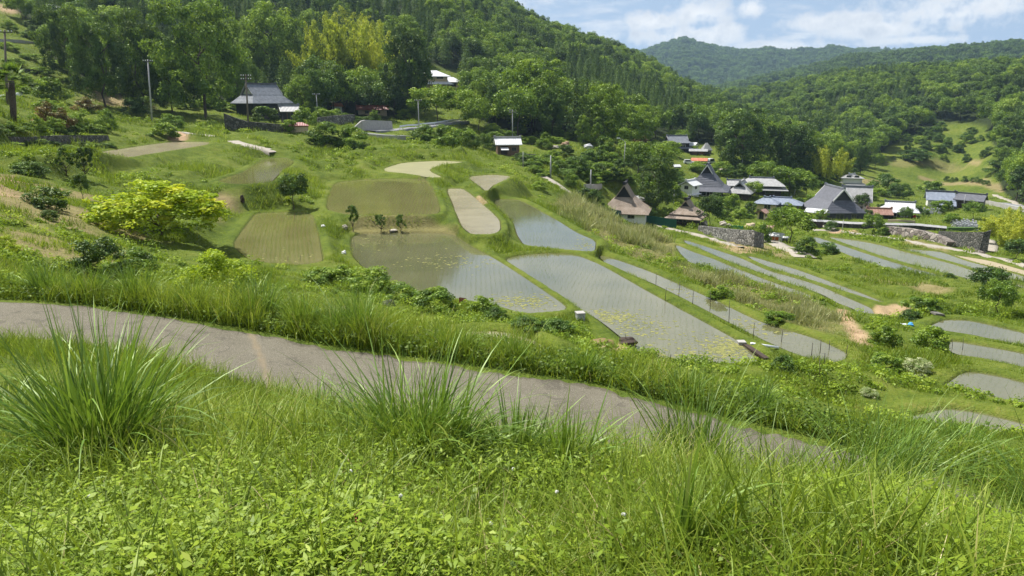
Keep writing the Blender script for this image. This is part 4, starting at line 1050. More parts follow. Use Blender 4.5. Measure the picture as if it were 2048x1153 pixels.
th = rng.uniform(-.78, .78, N2); r = rng.uniform(1.35 ** .5, 7.5 ** .5, N2) ** 2; x, y = r * np.sin(th), r * np.cos(th)
patch = fbm(x * 1.5 + 9, y * 1.5, 4); rn_ = road_at(th)[0]; m = (rng.random(N2) < (.25 + .75 * smooth(.40, .56, patch)) * (1 - .7 * smooth(3.0, 5.2, r))) & (r < rn_ - .1)
x, y, r, patch = x[m], y[m], r[m], patch[m]; n_ = len(x); hgt = rng.uniform(.05, .20, n_) * (.6 + patch)
lean_a = rng.uniform(0, 6.283, n_); lean_r = rng.uniform(0, .35, n_) * hgt; kind_ = rng.random(n_)
for j in range(13):     # leaves up each stem, in turning pairs
    u = (j + .6) / 13; a = lean_a + j * 2.4 + rng.normal(0, .25, n_)
    ll = np.where(kind_ < .6, rng.uniform(.007, .015, n_) * (1 + 1.3 * (rng.random(n_) < .12)), rng.uniform(.014, .036, n_)) * (1.15 - .5 * u)
    off = hgt * .25 * (1 - .5 * u) + ll
    C = np.c_[x + np.cos(lean_a) * lean_r * u + np.cos(a) * off, y + np.sin(lean_a) * lean_r * u + np.sin(a) * off, zat(x, y) + hgt * u + .012]
    N_ = unit(np.c_[np.cos(a) * .35 + rng.normal(0, .3, n_), np.sin(a) * .35 + rng.normal(0, .3, n_), np.ones(n_)])
    ax_ = unit(np.c_[np.cos(a), np.sin(a), rng.uniform(-.5, .35, n_)]); b_ = unit(np.cross(N_, ax_)); wv = (ll * np.where(kind_ < .6, .62, .30))[:, None]; lv = ll[:, None]
    tn = np.clip(.34 + .7 * (patch - .45) + .26 * u + rng.normal(0, .13, n_), 0, 1)
    V = np.stack([C - ax_ * lv, C - ax_ * lv * .1 + b_ * wv + N_ * wv * .25, C + ax_ * lv, C - ax_ * lv * .1 - b_ * wv + N_ * wv * .25], 1).reshape(-1, 3)
    ws.add(V, np.arange(4 * n_).reshape(n_, 4), np.repeat(tn, 4))
ws.link('low_weeds', M['lush'], kind='stuff', label='bright leafy weeds carpeting the near bank')
st = Bag(); n_ = 2600; th = rng.uniform(-.75, .75, n_); r = rng.uniform(1.5 ** .5, 7 ** .5, n_) ** 2; x, y = r * np.sin(th), r * np.cos(th)
m = (r < road_at(th)[0] - .2) & (fbm(x * .9 + 40, y * .9, 3) > .42); x, y = x[m], y[m]; n_ = len(x)
st.add(*blades(np.c_[x, y, zat(x, y) + rng.uniform(.0, .06, n_)], rng.uniform(.06, .26, n_), rng.uniform(.003, .007, n_), rng.uniform(0, 6.283, n_), rng.uniform(.7, 1.5, n_), rng.uniform(-.3, .9, n_), rng.random(n_)))
st.link('dry_grass', M['straw'], kind='stuff', label='dead straw coloured blades lying in the near grass')

# -- verge beyond the lane: tall rank grass
vg = Bag(); n_ = 52000
th = rng.uniform(-.74, .74, n_); rf_ = road_at(th)[1]; u = rng.random(n_) ** 1.5; r = rf_ + .08 + u * np.where(th < -.2, 5.5, 6.5) + rng.normal(0, .08, n_)
x, y = r * np.sin(th), r * np.cos(th); patch = fbm(x * .45, y * .45, 4); m = (sdat(x, y) > .15); x, y, r, th, u, patch = x[m], y[m], r[m], th[m], u[m], patch[m]; n_ = len(x)
patch = .55 * patch + .45 * fbm(x * 1.7 + 5, y * 1.7, 3)
tall = smooth(.36, .58, patch) * np.interp(th, [-.7, -.3, .0, .2, .45, .7], [.8, .9, .8, .5, .34, .26])
L = (.14 + rng.random(n_) * .45) * (.35 + 1.35 * tall)
vg.add(*blades(np.c_[x, y, zat(x, y) - .02], L, rng.uniform(.007, .017, n_), rng.uniform(0, 6.283, n_), rng.uniform(.02, .45, n_), rng.uniform(.1, 1.3, n_), np.clip(.42 + .5 * (patch - .47) + rng.normal(0, .17, n_), 0, 1)))
vg.link('verge_grass', M['grass'], kind='stuff', label='tall grass along the far edge of the lane')
# verge weeds hugging the edge
vw = Bag(); n_ = 44000; th = rng.uniform(-.74, .74, n_); rf_ = road_at(th)[1]; r = rf_ + np.abs(rng.normal(0, .3, n_)) - .02 + rng.random(n_) ** 3 * 4; x, y = r * np.sin(th), r * np.cos(th)
C = np.c_[x, y, zat(x, y) + rng.random(n_) ** 2 * .22]; vw.add(*leaf_cards(C, unit(rng.normal(0, .5, (n_, 3)) + [0, -.2, .8]), .028, np.clip(.35 + rng.normal(0, .2, n_), 0, 1)))
vw.link('verge_weeds', M['lush'], kind='stuff', label='small leafy weeds creeping along the lane edge')

# -- meadow and bunds out to the village
wood_r = wood_edge
md = Bag(); rd_ = Bag(); n_ = 430000
x, y, r, th = polar_pts(n_, 13.5, 270); sdv = sdat(x, y)
m = (sdv > .10) & (r < wood_r(th) + 8) & ~in_lane(x, y, .1)
dry_v = bil(np.maximum(DRY, BARE), *gi(x, y)); reed_v = bil(REED, *gi(x, y))
m &= rng.random(n_) > dry_v * .93
for P2, wd_ in PATHS:
    bb = (x > P2[:, 0].min() - 3) & (x < P2[:, 0].max() + 3) & (y > P2[:, 1].min() - 3) & (y < P2[:, 1].max() + 3); ii = np.where(bb)[0]
    if len(ii):
        d = np.min(np.hypot(x[ii][:, None] - P2[None, :, 0], y[ii][:, None] - P2[None, :, 1]), 1); m[ii] &= d > wd_ * .5 + .25
isreed = m & (rng.random(n_) < reed_v); mm = m & ~isreed & (reed_v < .6)
def tufts(bag, sel, hk, nb, tb, lean0, spread):
    xs, ys, rs = x[sel], y[sel], r[sel]; pt = fbm(xs * .16, ys * .16, 4); near = smooth(.1, 1.4, sdv[sel])
    hs = (.09 + .0026 * np.minimum(rs, 110)) * hk * (.4 + 1.9 * smooth(.40, .66, fbm(xs * .35 + 50, ys * .35, 3))) * (.32 + .68 * near)
    zb = zat(xs, ys)
    for k in range(nb):
        n = len(xs); j = rng.normal(0, 1, (n, 2)) * (.05 + .0018 * rs)[:, None] * spread
        bag.add(*blades(np.c_[xs + j[:, 0], ys + j[:, 1], zb - .03], hs * rng.uniform(.6, 1.25, n), hs * rng.uniform(.08, .2, n) + rs * .00028, rng.uniform(0, 6.283, n), rng.uniform(0, lean0, n), rng.uniform(0, 1.1, n),
                        np.clip(tb - .04 + .9 * (pt - .47) + rng.normal(0, .15, n) + .5 * (rng.random(n) < .07), 0, 1), 1 if True else 2))
tufts(md, mm, 1.0, 3, .42, .6, 1.0)
md.link('meadow_grass', M['grass'], kind='stuff', label='green grass on the bunds and banks between paddies')
isr2 = np.where(isreed)[0]; tufts(rd_, isr2, 1.75, 5, .36, .45, 1.2)
rd_.link('reed_grass', M['reed'], kind='stuff', label='pale dry reeds on the bank below the thatched house')

# -- rank undergrowth on the rough banks
ug = Bag(); nC = 7600
x, y, r, th = polar_pts(nC, 13.5, 150, .72); sdv2 = sdat(x, y); pt = fbm(x * .12 + 70, y * .12, 4)
m = (sdv2 > 1.5) & ~in_lane(x, y, .8) & (pt > .40 + .28 * rng.random(nC)) & (bil(np.maximum(DRY, BARE), *gi(x, y)) < .25); x, y, r = x[m], y[m], r[m]
cr0 = rng.uniform(.16, .55, len(x)) * (.7 + r / 70); ct0 = rng.normal(0, .16, len(x))
k_ = np.repeat(np.arange(len(x)), 80); u_ = unit(rng.normal(size=(len(k_), 3)) + [0, 0, .5]); u_[:, 2] = np.abs(u_[:, 2])
q_ = cr0[k_] * rng.uniform(.5, 1.05, len(k_)); C = np.c_[x[k_] + u_[:, 0] * q_, y[k_] + u_[:, 1] * q_, np.zeros(len(k_))]; C[:, 2] = zat(C[:, 0], C[:, 1]) + u_[:, 2] * q_ * .8
ug.add(*leaf_cards(C, unit(u_ + rng.normal(0, .5, u_.shape) + [0, 0, .3]), .030 + .0009 * r[k_], np.clip(.38 + ct0[k_] + rng.normal(0, .14, len(k_)), 0, 1)))
ug.link('undergrowth', M['lush'], kind='stuff', label='rank leafy undergrowth on the rough banks below the lane')

# -- rice set out in rows
rc_ = Bag()
for k, p in PAD.items():
    if p['rows'] is None: continue
    c = p['poly'].mean(0); a = math.pi / 2 - math.atan2(c[0], c[1]) - R(p['rows'])
    ux, uy = math.cos(a), math.sin(a); d = p['poly'] - c; lu = d @ [ux, uy]; lv = d @ [-uy, ux]
    rs_ = np.linalg.norm(c); g1, g2 = (.30, .17) if rs_ < 75 else (.34, .30)
    U, Vv = np.meshgrid(np.arange(lu.min(), lu.max(), g2), np.arange(lv.min(), lv.max(), g1)); U, Vv = U.ravel(), Vv.ravel()
    Vv = Vv + .22 * np.sin(U * .16 + 1) + rng.normal(0, .035, U.size); U = U + rng.normal(0, .04, U.size)
    xx = c[0] + U * ux - Vv * uy; yy = c[1] + U * uy + Vv * ux; m = (sdat(xx, yy) < -.28) & (rng.random(U.size) > .08 + .5 * smooth(.56, .7, fbm(xx * .3, yy * .3, 3))); xx, yy = xx[m], yy[m]; n = len(xx)
    for q_ in range(2):
        rc_.add(*blades(np.c_[xx + rng.normal(0, .015, n), yy + rng.normal(0, .015, n), np.full(n, p['z'] - .01)], rng.uniform(.09, .17, n), np.full(n, (.0045 + rs_ * .00008) * (2.6 if p['mat'] == 'water_olive' else 1)), rng.uniform(0, 6.28, n), rng.uniform(.05, .45, n), rng.uniform(0, .5, n), rng.uniform(.1, .9, n), 1))
rc_.link('rice_seedlings', M['rice'], kind='stuff', label='young rice seedlings standing in rows in the water')
al = Bag()
for px, py, sx_, sy_, n, k in ((p_[0], p_[1], p_[2], p_[3], int(p_[4] * 1.1), p_[5]) for p_ in ((900,525,50,10,160,'A'),(1040,603,38,7,240,'A'),(1215,635,30,8,260,'B'),(1270,655,40,12,200,'B'),(1455,695,26,12,420,'B'),(1400,700,60,14,160,'B'),(1480,655,60,12,200,'H'),(1340,590,70,12,160,'H'),(1170,492,14,8,70,'G'),(745,480,30,8,40,'A'),(560,515,40,10,60,'C'))):
    xx = rng.normal(px, sx_, n); yy = rng.normal(py, sy_, n); pp = on_plane(np.c_[xx, np.clip(yy, 440, 760)], PAD[k]['z']); pp = pp[sdat(pp[:, 0], pp[:, 1]) < -.15]; n = len(pp)
    for i in range(n):
        m_ = 7; rr0 = rng.uniform(.025, .13); aa0 = np.linspace(0, 6.283, m_, endpoint=False); q_ = rr0 * rng.uniform(.5, 1.2, m_)
        V = np.c_[np.r_[pp[i, 0], pp[i, 0] + np.cos(aa0) * q_], np.r_[pp[i, 1], pp[i, 1] + np.sin(aa0) * q_ * .8], np.full(m_ + 1, PAD[k]['z'] + .004 + rng.uniform(0, .004))]
        al.add(V, np.array([[0, 1 + j, 1 + (j + 1) % m_] for j in range(m_)]), np.full(m_ + 1, rng.random()))
al.link('algae', M['algae'], kind='stuff', label='yellow green algae drifting on the paddy water')

# ------------------------------------------------------------------ tall clumps one can tell apart
def pampas(px, py, hp, wp, lean, n, label, grp=None, r=None, wid=1.0, bias=0.0, dry=.06):
    p = at_r(px, r) if r else ground(px, py); s = (p.y * math.cos(PITCH) - p.z * math.sin(PITCH)) / F
    h = hp * s; sp = wp * s; b0 = sp * .14
    a = rng.uniform(0, 6.283, n); rad = b0 * rng.random(n) ** .5
    n = int(n * 1.5); a = rng.uniform(0, 6.283, n); rad = b0 * 1.25 * rng.random(n) ** .5; ns_ = max(3, n // 22); kk = rng.integers(0, ns_, n); ca = rng.uniform(0, 6.283, ns_); cr_ = b0 * 1.2 * rng.random(ns_) ** .5
    bx, by = np.cos(ca[kk]) * cr_[kk] + np.cos(a) * rad * .22, np.sin(ca[kk]) * cr_[kk] + np.sin(a) * rad * .22; az = np.arctan2(by, bx) + rng.normal(0, .75, n)
    az = np.where(rng.random(n) < abs(bias), (0 if bias > 0 else math.pi) + rng.normal(0, .5, n), az)
    ln = np.abs(rng.normal(0, lean, n)) * (.5 + .7 * np.hypot(bx, by) / (b0 + 1e-6)); L = h * rng.uniform(.45, 1.18, n) * rng.uniform(.8, 1.12, ns_)[kk] * (1 + .25 * ln)
    zb = zat(p.x + bx, p.y + by) - p.z - .03
    V, Q, T = blades(np.c_[bx, by, zb], L, rng.uniform(.009, .026, n) * wid, az, ln * .75, ln * .6 + rng.uniform(.0, 1.0, n) ** 2 * 1.9, np.clip(.42 + rng.normal(0, .2, n), 0, .85), 8, rng.normal(0, .9, n))
    t = thing('pampas_grass', label, 'grass clump', p, 0, grp)
    link('blades', mesh_np('blades', V, Q, M['pampas'], dict(tint=T)), t)
    nd_ = int(n * dry) + 4; a = rng.uniform(0, 6.283, nd_); rad = b0 * rng.random(nd_)
    V, Q, T = blades(np.c_[np.cos(a) * rad, np.sin(a) * rad, np.full(nd_, -.02)], h * rng.uniform(.15, .5, nd_), rng.uniform(.005, .012, nd_) * wid, a, rng.uniform(.5, 1.3, nd_), rng.uniform(.2, 1.2, nd_), rng.random(nd_), 5)
    link('dead_blades', mesh_np('dead_blades', V, Q, M['straw'], dict(tint=T)), t)
    return t
pampas(195, 935, 320, 380, .48, 360, 'largest pampas clump, wide upright blades in front of the lane')
pampas(835, 905, 235, 560, .70, 420, 'wide spreading pampas clump with arching blades at the lane edge', wid=.75)
pampas(1385, 955, 225, 330, .40, 240, 'medium pampas clump of stiff blades before the lane')
pampas(1335, 1130, 290, 260, .55, 46, 'thin sprawling clump of a few long dark blades in the weeds', wid=1.0)
pampas(1745, 1000, 235, 380, .55, 300, 'pampas clump leaning toward the lower water, near the lane', bias=.5)
pampas(2050, 1050, 270, 520, .75, 260, 'pampas clump with long drooping blades at the edge of the bank', bias=-.35)
pampas(1560, 985, 150, 260, .5, 110, 'short loose pampas tuft between two larger clumps')
pampas(1030, 935, 160, 260, .5, 140, 'low fine grass tuft beside the wide spreading clump')
pampas(1130, 950, 180, 220, .45, 120, 'low upright grass tuft at the lane side, mid bank')
pampas(640, 850, 110, 260, .6, 130, 'low loose grass tuft left of the wide spreading clump')
pampas(20, 880, 180, 300, .7, 120, 'sprawling grass tuft beside the largest pampas clump', bias=-.3)
pampas(1930, 905, 100, 240, .5, 220, 'dense dark grass clump beyond the lane by the lowest water', wid=1.2)
for px, py, hp, wp, lab in ((60,592,80,200,'broad verge clump where the lane enters'),(235,596,95,130,'tall verge clump with nodding tips behind the largest pampas'),(350,618,75,120,'short verge clump beside the small puddle'),(480,640,110,180,'dense dark verge clump by the lane joint'),
        (575,655,85,140,'verge clump of straight fine blades past the joint'),(700,690,130,170,'tall verge clump above the muddy puddle'),(640,676,80,130,'low verge clump between two taller ones'),(900,722,75,170,'verge clump before the brown puddle'),
        (1030,748,60,150,'verge clump at the middle of the lane'),(1180,770,55,170,'low bright verge clump along the lane'),(1400,815,60,160,'arching verge clump where the lane bends'),(1560,850,60,180,'verge clump with long curved blades past the bend'),(140,600,70,140,'verge clump of leaning blades')):
    pampas(px, py, hp, wp, .38, 240, lab, 'grass clumps along the far side of the lane', r=float(road_at(ray(px, py)[0])[1]) + .45, wid=.9)
for px, py, lab in ((183,1062,'white clover head in the bottom left weeds'),(798,1063,'white clover head right of the rusty dock'),(976,1120,'white clover head near the bottom edge of the bank'),(1107,1047,'white clover head by the thin sprawling clump'),(1237,1107,'white clover head below the sprawling blades'),(1022,995,'white clover head under the wide clump'),(352,932,'white clover head by the largest pampas foot'),(700,1008,'white clover head in shade left of the dock')):
    p = ground(px, py, 1.3); t = thing('clover_flower', lab, 'flower', p, 0, 'white clover flowers in the near grass')
    MB().tube([(0, 0, 0), (.005, 0, .07), (.012, 0, .15)], [.0016, .0015, .0012], 5).build('stem', M['hedge_wall'], t)
    n = 60; u_ = unit(rng.normal(size=(n, 3)) + [0, 0, .3]); V, Q, T = leaf_cards(u_ * .007 + [.012, 0, .155], u_, .005, np.full(n, .5))
    link('head', mesh_np('head', V, Q, M['clover'], dict(tint=T)), t)
p = ground(716, 1118, 1.3); t = thing('dock_plant', 'rusty red dock seed spike standing in the near weeds', 'weed', p)
MB().tube([(0, 0, 0), (-.005, 0, .08), (.012, 0, .17)], [.003, .0025, .002], 6).build('stem', M['dock'], t)
n = 260; u_ = rng.random(n); a = rng.uniform(0, 6.28, n); q_ = .020 * (1 - u_ * .5) * rng.random(n)
V, Q, T = leaf_cards(np.c_[np.cos(a) * q_ + u_ * .01, np.sin(a) * q_, .04 + u_ * .14], unit(rng.normal(size=(n, 3))), .006, u_)
link('seed_spike', mesh_np('seed_spike', V, Q, M['dock'], dict(tint=T)), t)

# ------------------------------------------------------------------ buildings
def roof_solid(kind, L, Wd, h, ov, z0, top=.45, conc=1.0):
    """closed roof; ridge along x. irimoya: hipped skirt below a small gable"""
    a, b = L / 2 + ov, Wd / 2 + ov; t = .14; m = MB()
    if kind == 'gable':
        prof = [(-b, z0), (0, z0 + h), (b, z0), (b, z0 - t), (0, z0 + h - t * 1.6), (-b, z0 - t)]
        m.loft([[(x, y, z) for y, z in prof] for x in (-a, a)])
        gables = [(sx * (L / 2 - .02), [(-Wd / 2, z0 - .05), (Wd / 2, z0 - .05), (0, z0 + h * Wd / 2 / b - .12)]) for sx in (-1, 1)]
    elif kind in ('hip', 'pyramid'):
        q_ = 0.02 if kind == 'pyramid' else max(.05, a - b * .9)
        m.loft([[(-a, -b, z0 - t), (a, -b, z0 - t), (a, b, z0 - t), (-a, b, z0 - t)], [(-a, -b, z0), (a, -b, z0), (a, b, z0), (-a, b, z0)], [(-q_, -.02, z0 + h), (q_, -.02, z0 + h), (q_, .02, z0 + h), (-q_, .02, z0 + h)]])
        gables = []
    else:
        k = 1 - top; za = z0 + h * k * .92 * conc; b2 = b * top; a2 = max(.3, a - (b - b2) * .85); a3 = a2 + .25
        am, bm = (a * .52 + a2 * .48), (b * .52 + b2 * .48); zm = z0 + (za - z0) * (.40 if conc < 1 else .48)
        m.loft([[(-a, -b, z0 - t), (a, -b, z0 - t), (a, b, z0 - t), (-a, b, z0 - t)], [(-a, -b, z0), (a, -b, z0), (a, b, z0), (-a, b, z0)], [(-am, -bm, zm), (am, -bm, zm), (am, bm, zm), (-am, bm, zm)], [(-a2, -b2, za), (a2, -b2, za), (a2, b2, za), (-a2, b2, za)]])
        prof = [(-b2 * 1.12, za - .03 - h * .04), (0, z0 + h), (b2 * 1.12, za - .03 - h * .04), (b2 * 1.02, za - .05 - h * .06), (0, z0 + h - .3), (-b2 * 1.02, za - .05 - h * .06)]
        m.loft([[(x, y, z) for y, z in prof] for x in (-a3, a3)])
        gables = [(sx * (a2 - .1), [(-b2 * .9, za - .02), (b2 * .9, za - .02), (0, z0 + h - .38)]) for sx in (-1, 1)]
    return m, gables
def house(name, label, cat, px, py, Lp, Wp, Hp, RHp, yaw, roof, wall_m, roof_m, ov=.7, top=.45, ridge=None, gable_m=None, wins=(), group=None, r=None, sink=1.6, barge=None, skirt=None, pos=None):
    """sizes in points of the photograph at the building's distance; yaw: turn from facing the viewer, degrees"""
    p = pos or (at_r(px, r) if r else ground(px, py)); s = (p.y * math.cos(PITCH) - p.z * math.sin(PITCH)) / F
    if r: p.z = r * float(ray(px, py)[1])
    L, Wd, Hh, RH = Lp * s, Wp * s, Hp * s, RHp * s
    # py marks the foot of the front wall: set the middle back by half the depth
    az_ = math.atan2(p.x, p.y); c_, s_ = abs(math.cos(R(yaw))), abs(math.sin(R(yaw))); back = (Wd * c_ + L * s_) / 2
    loc = Vector((p.x + math.sin(az_) * back, p.y + math.cos(az_) * back, p.z))
    t = thing(name, label, cat, loc, -az_ + R(yaw), group)
    MB().box(-L / 2, L / 2, -Wd / 2, Wd / 2, -sink, Hh).build('wall', M[wall_m], t)
    m, gb = roof_solid(roof, L, Wd, RH, ov, Hh, top, .84 if roof_m == 'thatch' else 1.0); ro = m.build('roof', M[roof_m], t)
    if gb:
        g_ = MB()
        for x, tri in gb: g_.add([(x, *q_) for q_ in tri] + [(x * .97, *q_) for q_ in tri], [(0, 1, 2), (3, 5, 4), (0, 3, 4, 1), (1, 4, 5, 2), (2, 5, 3, 0)])
        g_.build('gable', M[gable_m or wall_m], t)
    if ridge:
        rl = L / 2 + (ov if roof == 'gable' else 0) if roof != 'irimoya' else None
        if roof == 'irimoya': rl = max(.3, L / 2 + ov - (Wd / 2 + ov) * (1 - top) * .85) + .3
        elif roof in ('hip',): rl = max(.05, L / 2 + ov - (Wd / 2 + ov) * .9)
        MB().box(-rl, rl, -.2, .2, Hh + RH - .12, Hh + RH + .22).box(-rl - .1, -rl + .25, -.24, .24, Hh + RH - .1, Hh + RH + .42).box(rl - .25, rl + .1, -.24, .24, Hh + RH - .1, Hh + RH + .42).build('ridge', M[ridge], ro)
    if barge:
        g_ = MB()
        for x, tri in gb:
            sg = 1 if x > 0 else -1; x1 = x + sg * (ov + .04 if roof == 'gable' else .40); yb, za = abs(tri[0][0]) * 1.14, tri[0][1] - .25; zt = tri[2][1] + (.42 if roof == 'irimoya' else .2)
            if roof == 'gable': yb = Wd / 2 + ov; za = Hh - .12; zt = Hh + RH + .02
            for e in (-1, 1):
                g_.add([(x1, e * yb, za), (x1, e * yb, za + .34), (x1, 0, zt + .06), (x1, 0, zt - .34), (x1 + sg * .12, e * yb, za), (x1 + sg * .12, e * yb, za + .34), (x1 + sg * .12, 0, zt + .06), (x1 + sg * .12, 0, zt - .34)],
                       [(0, 1, 2, 3), (4, 7, 6, 5), (0, 4, 5, 1), (1, 5, 6, 2), (2, 6, 7, 3), (3, 7, 4, 0)])
        g_.build('barge_board', M[barge], ro)
    if skirt:   # lower eaves all round: (drop, out, height)
        d_, o_, h_ = skirt; zz = Hh - d_
        k = MB(); a, b = L / 2, Wd / 2
        k.loft([[(-a - o_, -b - o_, zz - h_), (a + o_, -b - o_, zz - h_), (a + o_, b + o_, zz - h_), (-a - o_, b + o_, zz - h_)], [(-a - o_, -b - o_, zz - h_ + .12), (a + o_, -b - o_, zz - h_ + .12), (a + o_, b + o_, zz - h_ + .12), (-a - o_, b + o_, zz - h_ + .12)], [(-a - .02, -b - .02, zz), (a + .02, -b - .02, zz), (a + .02, b + .02, zz), (-a - .02, b + .02, zz)]])
        k.build('eaves_roof', M[roof_m], t)
    for w_ in wins:   # (part, side, place along it 0..1, sill height, width, height, frame, pane) in metres
        part, sd_, u, z, w, h, fm, pm = w_
        f_ = MB(); pn = MB(); fr = .09
        def put(mb, u0, u1, z0, z1, d0, d1):
            if sd_ in 'fb':
                sg = -1 if sd_ == 'f' else 1; y0, y1 = sorted((sg * (Wd / 2 + d0), sg * (Wd / 2 + d1))); mb.box(-L / 2 + u0, -L / 2 + u1, y0, y1, z0, z1)
            else:
                sg = -1 if sd_ == 'l' else 1; x0, x1 = sorted((sg * (L / 2 + d0), sg * (L / 2 + d1))); mb.box(x0, x1, -Wd / 2 + u0, -Wd / 2 + u1, z0, z1)
        span = L if sd_ in 'fb' else Wd; c = u * span
        put(f_, c - w / 2, c + w / 2, z, z + fr, -.02, .07); put(f_, c - w / 2, c + w / 2, z + h - fr, z + h, -.02, .07)
        put(f_, c - w / 2, c - w / 2 + fr, z + fr, z + h - fr, -.02, .07); put(f_, c + w / 2 - fr, c + w / 2, z + fr, z + h - fr, -.02, .07); put(f_, c - .03, c + .03, z + fr, z + h - fr, -.02, .06)
        put(pn, c - w / 2 + fr, c + w / 2 - fr, z + fr, z + h - fr, -.02, .03)
        fo = f_.build(part, M[fm], t); pn.build('pane', M[pm], fo)
    return t, s, (L, Wd, Hh, RH)
WG = ('wood_dark', 'glass')
def wn(side, u, z, w, h, part='window', fm='wood_grey', pm='glass'): return (part, side, u, z, w, h, fm, pm)

# the grey tiled farmhouse among the trees
house('farmhouse', 'grey tiled farmhouse with a dark timber front among tall trees', 'house', 528, 240, 82, 62, 32, 38, 34, 'irimoya', 'black', 'tile', .9, .5, 'tile_dark', 'white', [wn('f', .3, .5, 2.2, 2.0, 'door', 'wood'), wn('f', .62, .8, 2.4, 1.5)], barge='tile_pale', skirt=None)
house('house_annex', 'small lower annex with a grey tiled roof at the end of the farmhouse', 'house', 580, 246, 30, 26, 22, 12, 8, 'gable', 'black', 'tile_pale', .5, .5, 'tile', 'black', [wn('f', .5, .5, 1.4, 1.7, 'door', 'wood')])
house('shed', 'beige shed with a low red roof below the farmhouse', 'shed', 598, 265, 35, 22, 13, 6, 0, 'hip', 'beige', 'tile_red', .25, wins=[wn('r', .5, .1, .9, 1.4, 'door', 'wood')])
house('shed', 'tiny white shed with an orange red roof above the stone wall', 'shed', 675, 226, 15, 14, 13, 6, 20, 'gable', 'white', 'tile_orange', .3, wins=[wn('f', .5, .3, .6, .8)])
house('shed', 'long low beige shed with a maroon tiled roof', 'shed', 745, 230, 56, 16, 10, 7, 3, 'gable', 'beige', 'tile_red', .5, .5, 'tile_red', None, [wn('f', .3, .3, 1.0, .7), wn('f', .7, .3, 1.0, .7)])
house('hillside_house', 'two storey house with white roofs high in the woods', 'house', 866, 180, 52, 40, 26, 12, 12, 'hip', 'beige', 'metal', 1.0, wins=[wn('f', .3, 3.4, 2.2, 1.1), wn('f', .7, 3.4, 2.2, 1.1)], skirt=(1.6, 1.6, .9))
house('house_annex', 'low white roofed wing at the front of the hillside house', 'house', 896, 176, 44, 26, 11, 10, 8, 'hip', 'beige', 'metal', .9, wins=[wn('f', .3, .4, 1.8, 1.2), wn('f', .7, .4, 1.8, 1.2)])
house('house_annex', 'little grey gabled wing at the end of the hillside house', 'house', 935, 176, 26, 20, 7, 6, -20, 'gable', 'white', 'tile_pale', .5, wins=[wn('f', .5, .3, 1.0, .6)])
house('shed', 'small white gabled shed in the highest terraced field', 'shed', 108, 27, 26, 20, 11, 7, 50, 'gable', 'white', 'metal', .3, wins=[wn('f', .5, .4, 1.2, 1.2, 'door', 'wood_grey'), wn('l', .5, .5, .9, .8)])
# wooden hut
t, s, d = house('wooden_hut', 'wooden hut with a pale sheet roof among the terraces', 'hut', 1015, 312, 44, 30, 22, 13, 8, 'gable', 'wood', 'metal', .5, .5, 'tile_pale', 'wood', [wn('f', .3, .2, 1.3, 1.7, 'door', 'wood_dark', 'wood_dark'), wn('f', .75, .9, 1.0, .8)])
MB().add([(-.75 * d[0] / 2, -d[1] / 2 - 1.4, d[2] * .55), (-.1, -d[1] / 2 - 1.4, d[2] * .55), (-.1, -d[1] / 2, d[2] * .75), (-.75 * d[0] / 2, -d[1] / 2, d[2] * .75)] + [(-.75 * d[0] / 2, -d[1] / 2 - 1.4, d[2] * .52), (-.1, -d[1] / 2 - 1.4, d[2] * .52), (-.1, -d[1] / 2, d[2] * .72), (-.75 * d[0] / 2, -d[1] / 2, d[2] * .72)],
         [(0, 1, 2, 3), (4, 7, 6, 5), (0, 4, 5, 1), (1, 5, 6, 2), (2, 6, 7, 3), (3, 7, 4, 0)]).build('awning', M['metal'], t)
# big thatched house, ridge toward the viewer
house('thatched_house', 'large thatched house with a dark smoke gable behind the green net', 'house', 1248, 441, 92, 92, 13, 56, 84, 'irimoya', 'white', 'thatch', .6, .32, 'black', 'black', [wn('l', .3, .3, 1.2, .8), wn('l', .7, .3, 1.2, .8)])
house('house_annex', 'low grey roofed lean-to beside the large thatched house', 'house', 1286, 415, 30, 30, 14, 7, -10, 'gable', 'wood_grey', 'tile_pale', .4, wins=[wn('f', .5, .6, 1.2, 1.0)])
house('thatched_cottage', 'small thatched cottage with timber walls near the stone wall', 'cottage', 1372, 452, 52, 46, 22, 28, 78, 'irimoya', 'wood_dark', 'thatch', .5, .34, 'black', 'black', [wn('l', .35, .5, 1.5, 1.3), wn('l', .72, .5, 1.5, 1.3)], skirt=(.1, 1.2, .7))
# tall black-grey hipped house with the small white edged gable
house('gabled_house', 'tall steep grey roofed house with a small white edged gable', 'house', 1412, 396, 78, 62, 18, 46, 86, 'irimoya', 'wood_dark', 'tile_dark', .4, .32, 'tile_dark', 'black', [wn('l', .25, .4, 1.6, 1.7, 'window', 'white'), wn('l', .6, .4, 2.2, 1.7, 'window', 'white')], barge='white', skirt=(-.35, 1.7, 1.0))
house('storehouse', 'white plaster storehouse with a pale tiled roof', 'storehouse', 1379, 392, 30, 26, 20, 9, 62, 'gable', 'white', 'metal', .5, .5, 'metal', 'white', [wn('l', .5, 1.4, 1.0, .8), wn('f', .5, 1.4, .8, .7)], skirt=(1.9, .45, .35))
house('gatehouse', 'low tiled gatehouse with a decorated front gable', 'house', 1481, 401, 50, 34, 14, 22, 80, 'irimoya', 'wood_dark', 'tile_pale', 1.0, .42, 'tile_pale', 'black', [wn('l', .5, .3, 1.7, 1.4, 'door', 'wood')], barge='tile_pale')
house('long_house', 'long house with pale grey tiled roofs behind the gatehouse', 'house', 1520, 392, 76, 34, 20, 14, 4, 'hip', 'wood_dark', 'tile_pale', .9, .5, 'tile', None, [wn('f', .3, .5, 2.2, 1.4), wn('f', .72, .5, 2.2, 1.4)], skirt=(.5, 1.6, .6))
